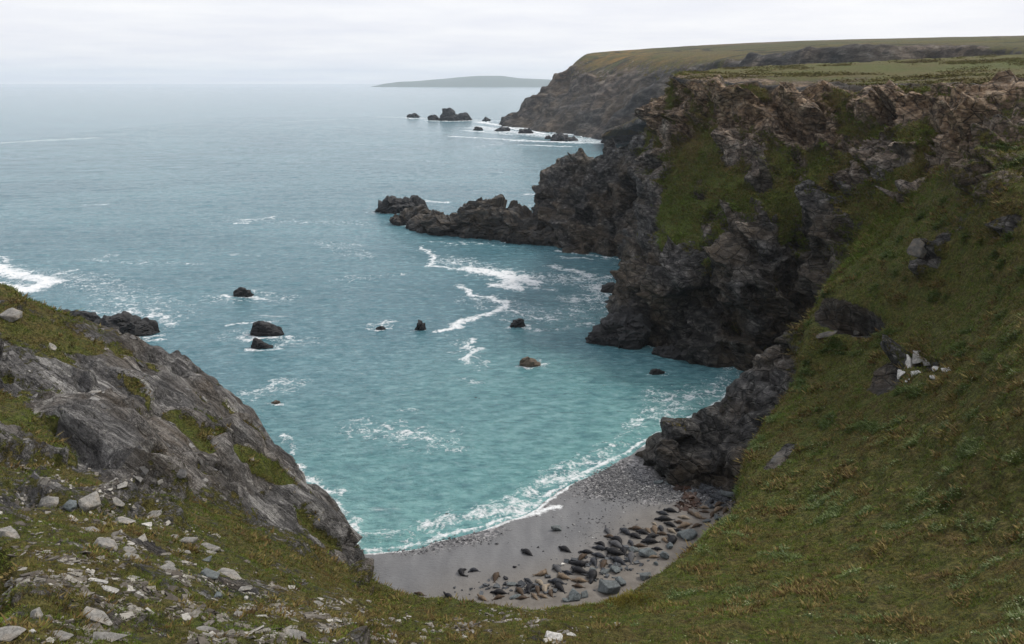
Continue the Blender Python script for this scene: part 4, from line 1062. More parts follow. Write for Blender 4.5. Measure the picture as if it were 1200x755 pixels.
BL = [
    (271, 675, 34, 13, 'long pale rectangular slab, largest single stone on the grass, lower centre left', -18, .5),
    (182, 603, 26, 10, 'pale flat slab at the grass edge right below the bare rock face', -12, .4),
    (222, 637, 16, 12, 'pale upright wedge stone between two flat slabs, left slope', -35, .9),
    (246, 642, 28, 8, 'long thin pale slab right of the wedge stone', -14, .4),
    (205, 630, 10, 5, 'small light flake left of the wedge stone', 0, .5),
    (44, 722, 15, 13, 'pale upright round-topped stone standing alone in grass, bottom left', 10, .95),
    (13, 628, 24, 14, 'split grey boulder with a dark reddish top at the left picture edge', -20, .7),
    (13, 684, 18, 7, 'pale flat stone low at the left edge, left of a smaller twin', -5, .5),
    (27, 679, 12, 5, 'smaller pale flat stone right of its larger neighbour at the left edge', 0, .5),
    (126, 642, 34, 17, 'broad knobbly pale outcrop block with dark cleft on its right', -10, .7),
    (154, 655, 20, 10, 'pale block under the dark cleft of the knobbly outcrop', 5, .7),
    (151, 645, 18, 8, 'tilted block above the dark cleft', -20, .7),
    (90, 579, 18, 7, 'light flat stone high on the slope in the upper rubble band', -10, .5),
    (102, 592, 19, 17, 'large pale squarish block of the upper rubble band', -15, .8),
    (60, 591, 26, 14, 'wide pale broken block at the left of the upper rubble band', -12, .7),
    (82, 594, 15, 12, 'dark grey block beside the pale squarish block', 0, .8),
    (138, 589, 20, 7, 'grey flat slab under a tuft above the rubble', -12, .5),
    (110, 622, 20, 8, 'pale tilted slab above the knobbly outcrop', -22, .5),
    (148, 612, 24, 11, 'layered grey slab in mid rubble', -14, .5),
    (157, 677, 14, 6, 'small pale lozenge stone alone in grass below the cleft', -10, .5),
    (128, 690, 22, 8, 'whitish flat slab in the lower stone band', 0, .5),
    (160, 696, 20, 6, 'thin pale flake right of the whitish slab', -12, .4),
    (115, 681, 24, 5, 'thin long grey flake left of the whitish slab', -2, .4),
    (65, 676, 14, 5, 'small tan flat stone in the lower stone band', 0, .5),
    (38, 742, 8, 6, 'small bright white stone near the bottom left corner', 0, .8),
    (115, 721, 38, 11, 'wide layered outcrop slab with an orange-brown spot', -6, .4),
    (240, 739, 24, 9, 'low pale layered slab near the bottom edge', -5, .4),
    (200, 662, 16, 5, 'narrow pale flake leaning in the right rubble', -35, .4),
    (198, 668, 24, 10, 'heap-like rough pale slab in the right rubble', -20, .5),
    (216, 648, 18, 7, 'grey slab under the wedge stone', -20, .5),
    (245, 677, 26, 12, 'dark hollowed block just left of the largest rectangular slab', -10, .7),
    (286, 690, 16, 6, 'grey flat slab touching the lower right of the rectangular slab', 0, .5),
    (256, 700, 9, 7, 'small grey lump below the dark hollowed block', 0, .8),
    (288, 701, 5, 4, 'tiny white pebble on grass below the rectangular slab', 0, .9),
    (241, 658, 8, 8, 'small upright grey stone above the dark hollowed block', 0, .9),
    (246, 649, 13, 4, 'thin dark-edged flake right of centre in the rubble', -10, .4),
    (172, 616, 12, 6, 'small whitish chip at the head of the right rubble', 0, .6),
    (10, 745, 40, 18, 'grey outcrop at the very bottom left corner', 0, .6),
    (68, 748, 34, 13, 'pale broken outcrop at the bottom edge, left', -5, .6),
    (130, 750, 48, 12, 'wide grey outcrop along the bottom edge', -3, .6),
    (344, 747, 30, 14, 'greyish broken block on the bottom edge under the scree', 0, .7),
    (460, 748, 13, 8, 'pale stone on the bottom edge right of the scree', -10, .7),
    (372, 708, 14, 6, 'buff slab at the top of the central scree', 0, .5),
    (458, 727, 12, 6, 'lone buff stone in the middle of the central scree band', 10, .6),
    (545, 733, 10, 5, 'light stone in grass near the bottom centre', 0, .6),
    (650, 748, 22, 9, 'white broken slab at the bottom centre beside brown earth', -15, .6),
    (668, 745, 12, 6, 'small white slab right of the white broken slab', 20, .5),
    (432, 706, 8, 5, 'small pale stone high in the central scree', 0, .7),
    (608, 727, 9, 4, 'flat pale chip right of the central scree', 0, .5),
    (278, 722, 10, 6, 'buff lump in the grass between slab and scree', 0, .8),
    (15, 372, 22, 12, 'weathered grey knob on the crest at the left picture edge', -20, .8),
    (110, 460, 20, 5, 'thin dark flake lying on the bare left face', -16, .4),
    (60, 405, 18, 6, 'grey slab on the upper turf of the left headland', -18, .5),
]
for px, py, w, h, lab, yaw, fl in BL:
    dark = 'dark grey' in lab or 'dark hollowed' in lab
    boulder(px, py, w, h, lab, M_BLUE if dark else (M_QUARTZ if 'whit' in lab else M_STONE), group=GSL, yaw=yaw, flat=fl)
GR_ = 'bare rocks showing through the right-hand slope'
for px, py, w, h, lab, yaw in (
    (1056, 438, 11, 12, 'leftmost white quartz block of the bright outcrop on the right slope', -30), (1066, 427, 12, 14, 'tall white block second from the left in the bright outcrop', -25),
    (1077, 418, 15, 10, 'topmost white block of the bright outcrop on the right slope', -20), (1086, 427, 13, 9, 'white slab below and right of the topmost block', -15),
    (1073, 437, 12, 8, 'white block in the lower middle of the bright outcrop', -25), (1097, 431, 12, 7, 'white slab right of centre in the bright outcrop', -20),
    (1109, 434, 11, 6, 'right end white slab of the bright outcrop', -15), (1094, 442, 9, 6, 'separate small white chip below the bright outcrop', 10), (1064, 446, 8, 5, 'lowest white chip at the foot of the bright outcrop', 0),
    
    
    (912, 538, 18, 12, 'dim grey slab half sunk near the grass edge', -40), 
    (970, 392, 26, 8, 'flat pale-grey slab on top of the buttress by the recess', -10),
    (1076, 290, 26, 14, 'grey ledge beneath the bare rib of the upper slope', 30), (1004, 388, 9, 6, 'light stone tucked under the right end of the recess', 0)):
    boulder(px, py, w, h, lab, M_QUARTZ if 'white' in lab else M_DULL, group=GR_, yaw=yaw, flat=.45, sink=.42)

# ------------------------------------------------------------------ loose scree, turf tufts, leafy clumps: stuff nobody could count
rs = np.random.RandomState(5)
def scatter(n, weight):
    """n random ground points; weight(p, normal, grass) -> relative density per square metre"""
    A, B, C_ = HP[:-1, :-1], HP[1:, :-1], HP[:-1, 1:]
    ar = np.linalg.norm(np.cross(B - A, C_ - A), axis=2).ravel()
    p = A.reshape(-1, 3); nn = _hn.reshape(HP.shape)[:-1, :-1].reshape(-1, 3)
    gr = 1 - HR[:-1, :-1].reshape(-1)
    w = ar * weight(p, nn, gr); w = np.clip(w, 0, None); w /= w.sum()
    k = rs.choice(len(p), n, p=w)
    u, v = rs.rand(n, 1), rs.rand(n, 1)
    pts = p[k] + (B.reshape(-1, 3)[k] - p[k]) * u + (C_.reshape(-1, 3)[k] - p[k]) * v
    return pts, nn[k], gr[k]
def in_view(p, pad=60):
    r = p - np.array([0, 0, CAM_H]); d = r @ _F
    d = np.where(d > 1, d, 1)
    x = 600 + FOC * r[:, 0] / d; y = 377.5 - FOC * (r @ _U) / d
    return (x > -pad * 3) & (x < 1200 + pad * 3) & (y > -pad) & (y < 755 + pad * 3) & ((r @ _F) > 3)

_box = np.array([[-1, -1, -1], [1, -1, -1], [1, 1, -1], [-1, 1, -1], [-1, -1, 1], [1, -1, 1], [1, 1, 1], [-1, 1, 1]], float) * .5
_bf = np.array([[0, 3, 2, 1], [4, 5, 6, 7], [0, 1, 5, 4], [1, 2, 6, 5], [2, 3, 7, 6], [3, 0, 4, 7]])
def flakes(name, pts, nrm, size, mat, flat=.3, jitter=.35, axis=None):
    n = len(pts)
    V = _box[None] + rs.uniform(-jitter, jitter, (n, 8, 3)) * .5
    V = V * (size[:, None, None] * np.stack([rs.uniform(.8, 1.6, n), rs.uniform(.6, 1.1, n), rs.uniform(.5, 1.4, n) * flat], 1)[:, None, :])
    a = rs.uniform(0, 2 * math.pi, n)
    x = np.stack([np.cos(a), np.sin(a), np.zeros(n)], 1)
    if axis is not None: x = axis + rs.normal(0, .12, (n, 3))
    nn = nrm + rs.normal(0, .25 if axis is None else .12, (n, 3)); nn /= np.linalg.norm(nn, axis=1)[:, None]
    x -= nn * (x * nn).sum(1)[:, None]; x /= np.linalg.norm(x, axis=1)[:, None]
    y = np.cross(nn, x)
    V = V[..., 0:1] * x[:, None] + V[..., 1:2] * y[:, None] + V[..., 2:3] * nn[:, None] + pts[:, None]
    F = (_bf[None] + (np.arange(n) * 8)[:, None, None]).reshape(-1, 4)
    tint = np.repeat(rs.rand(n), 8)
    return mesh_np(name, V.reshape(-1, 3), F, mat, dict(tint=tint), smooth=False)
def tint_mat(name, stops, rough=.9, spec=.2, bump=True, ns=6, nk=.5):
    m = NT(name)
    c = m.ramp(m.attr('tint'), stops)
    nz = m.noise(ns, 5, .65)
    c = m.mix(m.ramp(nz, [(.36, nk), (.54, 0)]), c, tuple(.35 * x for x in stops[0][1]))
    return m.fin(c, rough, None, spec)
M_FLAKE = tint_mat('scree_slate', [(0, (.07, .06, .05)), (.4, (.15, .135, .115)), (.8, (.25, .235, .205)), (1, (.40, .385, .35))])
SCREE = [((60, 590), 6, 1), ((100, 590), 4, 1.2), ((130, 640), 5, 1), ((165, 620), 4, .8), ((200, 660), 5, 1.4), ((245, 685), 3.5, 1.2), ((150, 685), 4.5, 1.3), ((100, 680), 3.5, 1.2), ((60, 675), 2.6, 1.), ((200, 695), 4, 1.2),
         ((220, 720), 3, .8), ((120, 725), 3, 1.), ((290, 745), 3.5, 1.6), ((330, 740), 3.5, 1.8), ((320, 715), 4, 1.6), ((370, 725), 4, 1.6), ((410, 735), 4, 1.6), ((440, 722), 4, 1.2), ((470, 735), 3.5, 1.3), ((360, 705), 3, 1.2), ((300, 700), 3, .8),
         ((520, 735), 4, 1.1), ((560, 728), 3.5, 1.0), ((600, 730), 4, 1.4), ((625, 735), 3, 1.0), ((60, 745), 3, 1.5), ((180, 745), 4, 1.2), ((240, 748), 3, 1.4), ((90, 560), 5, .7), ((30, 640), 3, .8), ((650, 752), 2, 1.5), ((250, 640), 3.0, .8), ((390, 690), 2.5, .6), ((20, 700), 3, .5)]
_sc = [(ground(*c)[0], r, w) for c, r, w in SCREE]
def w_scree(p, n, g):
    w = np.full(len(p), .012) * (p[:, 0] < 12) * (p[:, 1] < 75)
    for c, r, k in _sc:
        d = np.linalg.norm(p - c, axis=1) / (r * .9)
        w += k * np.exp(-d * d * 1.3)
    w *= sstep(-.05, .35, fbm(p, 1.7, 3, .6, off=301)) + .015
    return w * in_view(p)
pts, nn, gr = scatter(5600, w_scree)
size = .05 + .30 * rs.rand(len(pts)) ** 6 + .08 * rs.rand(len(pts))
tag(link('scree', flakes('scree', pts + nn * .0, nn, size, M_FLAKE, .26)), kind='stuff')
# broken bits on the bare left face
pts, nn, gr = scatter(1500, lambda p, n, g: (g < .45) * (p[:, 0] < -12) * (p[:, 1] < 95) * in_view(p) * sstep(0, .3, fbm(p, 4, 3, off=77)))
size = .08 + .42 * rs.rand(len(pts)) ** 4
M_FL2 = tint_mat('face_slate', [(0, (.06, .058, .056)), (.5, (.14, .136, .132)), (1, (.26, .252, .24))])
tag(link('rock_debris', flakes('rock_debris', pts, nn, size, M_FL2, .22, .5, LIN)), kind='stuff')

def tufts(name, n, weight, hgt, wid, blades, mat, lean=.5, tintf=None):
    pts, nn, gr = scatter(n, weight)
    d = np.linalg.norm(pts - np.array([0, 0, CAM_H]), axis=1)
    sc = np.clip(d / 60, .75, 2.2) * rs.uniform(.6, 1.35, n)
    base = np.repeat(pts, blades, 0); nb = len(base)
    s2 = np.repeat(sc, blades)
    up = np.repeat(nn * .45 + np.array([0, 0, .75]), blades, 0)
    off = rs.normal(0, 1, (nb, 3)); off[:, 2] *= .2
    b = base + off * (wid * .5 * s2)[:, None] - up * .03
    tip = b + (up + off * lean + rs.normal(0, .25, (nb, 3))) * (hgt * s2 * rs.uniform(.6, 1.2, nb))[:, None]
    a = rs.uniform(0, 2 * math.pi, nb)
    side = np.stack([np.cos(a), np.sin(a), np.zeros(nb)], 1) * (wid * .16 * s2)[:, None]
    V = np.stack([b - side, b + side, tip], 1).reshape(-1, 3)
    F = np.arange(nb * 3).reshape(-1, 3)
    t = tintf(pts) if tintf else np.zeros(n)
    t = np.clip(np.repeat(t + .45 * fbm(pts, .9, 3, .6, off=7) + rs.normal(0, .12, n), blades) + rs.normal(0, .06, nb), 0, 1)
    me = mesh_np(name, V, F, mat, dict(tint=np.repeat(t, 3)), smooth=False)
    return link(name, me)
def w_near(p, n, g):
    g = g * (np.linalg.norm((p - np.array(HOLLOWS[0][0])) / np.array([6.5, 6.5, 2.6]), axis=1) > 1)
    d = np.linalg.norm(p - np.array([0, 0, CAM_H]), axis=1)
    return sstep(.35, .7, g) * np.clip(45 / d, .2, 2) ** 1.7 * (p[:, 1] > 8) * in_view(p) * (d < 150) * (p[:, 2] < 49.5) * sstep(-.45, .1, fbm(p, 1.6, 3, off=201))
def tint_turf(p):
    right = sstep(2, 12, p[:, 0])
    return .56 + 1.1 * fbm(p, 3.6, 4, .65, off=401) + .25 * fbm(p, 20, 2, off=411) + .05 * right
M_GRASS = tint_mat('grass_blades', [(0, (.13, .080, .030)), (.25, (.22, .168, .062)), (.45, (.15, .138, .032)), (.68, (.10, .14, .018)), (1, (.14, .21, .03))], .8, .15, True, 1.6, .85)  # strong dark noise paints tuft shadows into the blade colour
tag(tufts('grass', 230000, w_near, .08, .16, 5, M_GRASS, .5, tint_turf), kind='stuff')
tag(tufts('cliff_grass', 42000, lambda p, n, g: sstep(.3, .7, g) * (p[:, 1] > 112) * (n[:, 2] < .95) * (p[:, 1] < 240) * (p[:, 0] > 15) * in_view(p) * sstep(-.5, .2, fbm(p, 4, 3, off=209)), .11, .24, 5, M_GRASS, .7,
    lambda p: .50 + .8 * fbm(p, 7, 4, .6, off=421) + .22 * sstep(34, 22, p[:, 2])), kind='stuff')
M_HEATH = tint_mat('heath', [(0, (.10, .075, .030)), (.5, (.14, .12, .04)), (1, (.15, .16, .05))])
tag(tufts('heath', 9000, lambda p, n, g: (n[:, 2] > .9) * (p[:, 1] > 120) * (p[:, 2] > 49) * (p[:, 1] < 345) * in_view(p) * sstep(.0, .35, fbm(p * [.5, 1, 1], 14, 4, .6, off=219)), .045, .8, 9, M_HEATH, 1.2,
    lambda p: .5 + .9 * fbm(p, 16, 3, off=431)), kind='stuff')
# taller dry tussocks
tag(tufts('dry_tussocks', 6000, lambda p, n, g: w_near(p, n, g) * sstep(.05, .35, fbm(p, 3.5, 3, off=501)) * (.4 + .6 * (p[:, 0] > 8)), .13, .34, 16, M_GRASS, 1.0, lambda p: .24 + .3 * fbm(p, 2, 2, off=5)), kind='stuff')
# leafy campion and kidney vetch clumps: small broad leaves lying in patches
M_LEAF = tint_mat('leafy_clump', [(0, (.04, .07, .012)), (.6, (.085, .13, .022)), (1, (.17, .21, .06))], .6, .3)
def w_leaf(p, n, g):
    d = np.linalg.norm(p - np.array([0, 0, CAM_H]), axis=1)
    g = g * (np.linalg.norm((p - np.array(HOLLOWS[0][0])) / np.array([6.5, 6.5, 2.6]), axis=1) > 1)
    return sstep(.4, .8, g) * sstep(.16, .34, fbm(p, 3.2, 4, .6, off=601)) * in_view(p) * (d < 120) * (p[:, 0] > 5) * (p[:, 1] > 12) * (p[:, 2] < 46)
tag(tufts('leafy_ground_cover', 30000, w_leaf, .06, .20, 8, M_LEAF, 1.3, lambda p: .5 + .5 * fbm(p, 1.5, 2, off=3)), kind='stuff')
pts, nn, gr = scatter(1900, lambda p, n, g: w_leaf(p, n, g) * sstep(-.4, .3, fbm(p, 5, 2, off=8)))
M_BLOSSOM = tint_mat('blossom', [(0, (.26, .30, .11)), (1, (.48, .48, .32))], .7)
tag(link('blossoms', flakes('blossoms', pts + np.array([0, 0, .16]), nn, .03 + .035 * rs.rand(len(pts)), M_BLOSSOM, .8)), kind='stuff')
# the yellow mossy patch at the head of the beach
c_y = ground(712, 712)[0]
M_MOSS = tint_mat('yellow_moss', [(0, (.12, .10, .015)), (1, (.22, .17, .02))])
tag(tufts('yellow_moss', 2600, lambda p, n, g: np.exp(-((p[:, 0] - c_y[0]) / 2.2) ** 2 - ((p[:, 1] - c_y[1]) / .9) ** 2) * (np.abs(p[:, 2] - c_y[2]) < 2.5), .10, .16, 6, M_MOSS, .9), kind='stuff')

# ------------------------------------------------------------------ on the beach
def on_beach(px, py):
    z = 1.0
    for _ in range(5):
        b = np.array(S(px, py, z)); z = float(beach_z(b[None, :2])[0][0])
    return Vector((b[0], b[1], z))
GB = 'blue-grey boulders lying on the beach'
def beach_boulder(px, py, w, h, label, yaw=0, flat=.75, mat=None):
    b = on_beach(px, py + h * .3); k = (b - Vector((0, 0, CAM_H))).length / FOC
    L, H, Wd = w * k, h * k * flat, h * k * 1.25
    o = link('boulder', slab_mesh('boulder', L, Wd, H, rb, mat or M_BLUE))
    o.location = b + Vector((0, Wd * .3, H * .32)); o.rotation_euler = (rad(rb.uniform(-8, 8)), rad(rb.uniform(-8, 8)), rad(yaw))
    tag(o, label, 'boulder', GB)
for a in ((714, 692, 27, 15, 'largest boulder on the beach, cracked grey-green block', 8, .8), (726, 684, 16, 10, 'wedge boulder leaning on the upper right of the largest one', 20, .8),
          (721, 701, 15, 7, 'low pale blue slab touching the foot of the largest boulder', 5, .6), (674, 700, 15, 12, 'squarish blue-grey boulder by the turf left of the largest one', -10, .9),
          (685, 698, 9, 8, 'darker block on the right of the squarish boulder', 0, .8), (663, 704, 8, 5, 'small pale blue stone at the turf edge left of the squarish boulder', 0, .6),
          (710, 671, 15, 7, 'pale flat boulder between the black seals and the largest boulder', 8, .6), (721, 668, 12, 10, 'blue-grey boulder right behind the pale flat one', 35, .7),
          (720, 677, 7, 3, 'thin flake on the sand below the pale flat boulder', 10, .5), (757, 677, 14, 9, 'lone blue-grey boulder on bare sand by the right-hand turf', 15, .8),
          (760, 649, 21, 12, 'big flat-topped grey boulder among the seals at mid beach', 5, .7), (743, 645, 11, 7, 'bluish boulder wedged left of the flat-topped one', 20, .7),
          (780, 653, 8, 10, 'upright pale-blue boulder at the edge of the right-hand turf', 50, .9), (769, 661, 4, 5, 'small blue-white stone below the upright pale-blue boulder', 40, .8),
          (808, 628, 22, 13, 'large triangular blue slab half under the turf of the right slope', 25, .7), (601, 685, 15, 5, 'thin flat blue slab alone on the sand', 12, .5),
          (652, 620, 14, 7, 'grey boulder sitting alone on the wet sand near the surf', -4, .8), (695, 669, 10, 7, 'pale slab under the upright black seal', 30, .6),
          (857, 580, 14, 18, 'pale blue-white rock sheet at the back corner of the beach', 60, .5), (785, 641, 8, 7, 'whitish round boulder beside the turf behind the upright one', 0, .9),
          (842, 608, 8, 8, 'light grey boulder by the turf in the back corner', 0, .9), (828, 611, 11, 5, 'low grey stone among the rear brown seals', 0, .6),
          (604, 700, 14, 5, 'pale blue slab at the turf edge among the nearest brown seals', 12, .6), (772, 566, 12, 5, 'dark blue boulder under the nose of the black buttress', 0, .7),
          (790, 567, 22, 5, 'long dark slab along the foot of the black buttress', -4, .6), (768, 543, 5, 5, 'small dark stone off the tip of the black buttress', 0, .9)):
    beach_boulder(*a)
def small_thing(px, py, w, h, name, label, cat, mat, up=.0):
    b = on_beach(px, py); k = (b - Vector((0, 0, CAM_H))).length / FOC
    o = link(name, slab_mesh(name, w * k, h * k, h * k * .8, rb, mat)); o.location = b + Vector((0, 0, up + h * k * .3)); tag(o, label, cat)
    return o
small_thing(660, 662, 5, 2.6, 'buoy', 'washed-up white float on the sand above the black seals', 'buoy', plain_mat('white_float', (.7, .68, .62), .5))
o = small_thing(708, 684, 6, 1.5, 'driftwood', 'short white driftwood stick leaning on the largest beach boulder', 'driftwood', plain_mat('bleached_wood', (.55, .52, .46)), .9)
o.rotation_euler = (0, rad(50), rad(60))

# pebbles: bands of shingle
def shingle(name, areas, n, smin, smax, mat):
    P_ = []
    for (px, py, rx, ry), w in areas:
        m = int(n * w)
        c = on_beach(px, py); e = on_beach(px + rx, py); f = on_beach(px, py + ry)
        u = rs.normal(0, .55, (m, 2))
        P_.append(np.array([c.x, c.y]) + u[:, :1] * np.array([e.x - c.x, e.y - c.y]) + u[:, 1:] * np.array([f.x - c.x, f.y - c.y]))
    xy = np.concatenate(P_)
    z, sd = beach_z(xy)
    k = sd > -.4; xy, z = xy[k], z[k]
    pts = np.c_[xy, z + .01]
    size = smin + (smax - smin) * rs.rand(len(pts)) ** 3
    tag(link(name, flakes(name, pts, np.tile([0, 0, 1.], (len(pts), 1)), size, mat, .6, .5)), kind='stuff')
M_PEB = tint_mat('pebble', [(0, (.03, .03, .035)), (.5, (.10, .10, .105)), (.85, (.2, .2, .2)), (1, (.42, .42, .41))], .6, .4)
shingle('shingle', [((740, 572, 55, 14), .34), ((790, 575, 45, 12), .22), ((720, 555, 35, 12), .12), ((530, 633, 50, 6), .035), ((480, 645, 40, 5), .02), ((830, 580, 30, 10), .12), ((700, 620, 60, 30), .02)], 12000, .05, .21, M_PEB)
shingle('dark_stones', [((820, 573, 26, 5), .5), ((845, 585, 14, 8), .3), ((600, 690, 60, 8), .1), ((700, 660, 60, 14), .1)], 900, .12, .6, tint_mat('dark_stone', [(0, (.02, .02, .024)), (1, (.11, .12, .13))], .7))
M_KELP = tint_mat('seaweed', [(0, (.022, .011, .007)), (1, (.07, .032, .017))], .5, .4)
shingle('seaweed', [((802, 594, 9, 3), .3), ((808, 583, 5, 5), .3), ((815, 590, 4, 6), .15), ((800, 572, 6, 4), .25)], 420, .12, .7, M_KELP)

# ------------------------------------------------------------------ grey seals
def seal_mat(name, base, spot, k=.5, sc=5.0):
    m = NT(name); o = m.obj()
    n1 = m.noise(sc, 5, .65, vec=o); n2 = m.noise(sc * 3, 4, .6, vec=o)
    e = m.math('ADD', m.math('MULTIPLY', n1, .6), m.math('MULTIPLY', n2, .4))
    c = m.mix(m.ramp(e, [(.52 - .1 * k, 0), (.58, k)]), base, spot)
    return m.fin(c, .6, m.bump(n2, .2, .02), .2)
SM = dict(black=seal_mat('black_pelt', (.010, .010, .012), (.03, .03, .034), .5), slate=seal_mat('slate_pelt', (.020, .022, .028), (.075, .08, .09), .6),
          grey=seal_mat('grey_pelt', (.10, .10, .105), (.035, .035, .038), .8), brown=seal_mat('brown_pelt', (.075, .050, .032), (.03, .022, .016), .7),
          tan=seal_mat('tan_pelt', (.21, .155, .105), (.06, .045, .032), .8), cream=seal_mat('cream_pelt', (.31, .26, .20), (.12, .095, .07), .7))
def seal_mesh(bend, headup, s_curve=0.0, tailup=0.0):
    """grey seal lying on its belly, one continuous body with flippers, nose towards +X, about 1 long"""
    st = 26; m = 14
    t = np.linspace(0, 1, st)
    R = np.interp(t, [0, .03, .08, .14, .19, .26, .36, .50, .64, .78, .88, .95, 1.0], [.012, .030, .048, .060, .058, .085, .118, .132, .118, .080, .045, .028, .012])
    ang = bend * (t - .35) * 2 + s_curve * np.sin(t * math.pi * 2)
    x = np.zeros(st); y = np.zeros(st)
    for i in range(1, st):
        dl = t[i] - t[i - 1]
        x[i] = x[i - 1] - math.cos(ang[i]) * dl; y[i] = y[i - 1] - math.sin(ang[i]) * dl
    x -= x[st // 2]; y -= y[st // 2]
    z = R * .80 + headup * np.clip((.30 - t) / .30, 0, 1) ** 1.5 + tailup * np.clip((t - .82) / .18, 0, 1) ** 1.5
    V = []
    for i in range(st):
        a = ang[i]; nx, ny = -math.sin(a), math.cos(a)
        for j in range(m):
            th = 2 * math.pi * j / m
            cx, cz = math.cos(th) * R[i] * 1.12, math.sin(th) * R[i] * (.95 if math.sin(th) > 0 else .72)
            V.append((x[i] + nx * cx, y[i] + ny * cx, z[i] + cz))
    F = []
    for i in range(st - 1):
        for j in range(m):
            F.append((i * m + j, i * m + (j + 1) % m, (i + 1) * m + (j + 1) % m, (i + 1) * m + j))
    bm = bmesh.new()
    vs = [bm.verts.new(v) for v in V]
    for f in F: bm.faces.new([vs[k] for k in f])
    bm.faces.new(vs[:m][::-1]); bm.faces.new(vs[-m:])
    def flipper(root, d, L, w, th, up=(0, 0, 1)):
        d = Vector(d).normalized(); u = Vector(up); s_ = d.cross(u).normalized()
        prev = None
        for k, (q, ww) in enumerate(((-.15, .6), (.25, .9), (.6, 1.0), (.85, .8), (1.0, .35))):
            c = Vector(root) + d * L * q
            ring = [bm.verts.new(c + s_ * w * ww * a + u * th * b) for a, b in ((-.5, 0), (0, .5), (.5, 0), (0, -.5))]
            if prev:
                for j in range(4): bm.faces.new([prev[j], prev[(j + 1) % 4], ring[(j + 1) % 4], ring[j]])
            else: bm.faces.new(ring[::-1])
            prev = ring
        bm.faces.new(prev)
    for sgn in (-1, 1):
        i = int(.31 * st); a = ang[i]; n_ = Vector((-math.sin(a), math.cos(a), 0)) * sgn; f_ = Vector((math.cos(a), math.sin(a), 0))
        flipper(Vector((x[i], y[i], R[i] * .5)) + n_ * R[i] * .95, n_ * .8 - f_ * .75 + Vector((0, 0, -.25)), .14, .065, .022)
        a = ang[-1]; n_ = Vector((-math.sin(a), math.cos(a), 0)) * sgn; f_ = Vector((math.cos(a), math.sin(a), 0))
        flipper(Vector((x[-2], y[-2], z[-2])) + n_ * .012, -f_ + n_ * .42 + Vector((0, 0, .1)), .13, .06, .02)
        a = ang[2]; n_ = Vector((-math.sin(a), math.cos(a), 0)) * sgn
        r = bmesh.ops.create_icosphere(bm, subdivisions=1, radius=.007)       # eye
        bmesh.ops.translate(bm, verts=r['verts'], vec=Vector((x[2], y[2], z[2] + .03)) + n_ * .034)
    for f in bm.faces: f.smooth = True
    bmesh.ops.recalc_face_normals(bm, faces=list(bm.faces))
    me = bpy.data.meshes.new('seal'); bm.to_mesh(me); bm.free()
    me.materials.append(SM['black'])
    return me
POSE = dict(s=seal_mesh(.12, 0), l=seal_mesh(.75, .0), r=seal_mesh(-.75, .0), u=seal_mesh(.15, .13), b=seal_mesh(1.5, .03, 0, .06), c=seal_mesh(-.4, .05, .35, .05), w=seal_mesh(.3, .02, -.35))
GSE = 'grey seals hauled out on the beach'
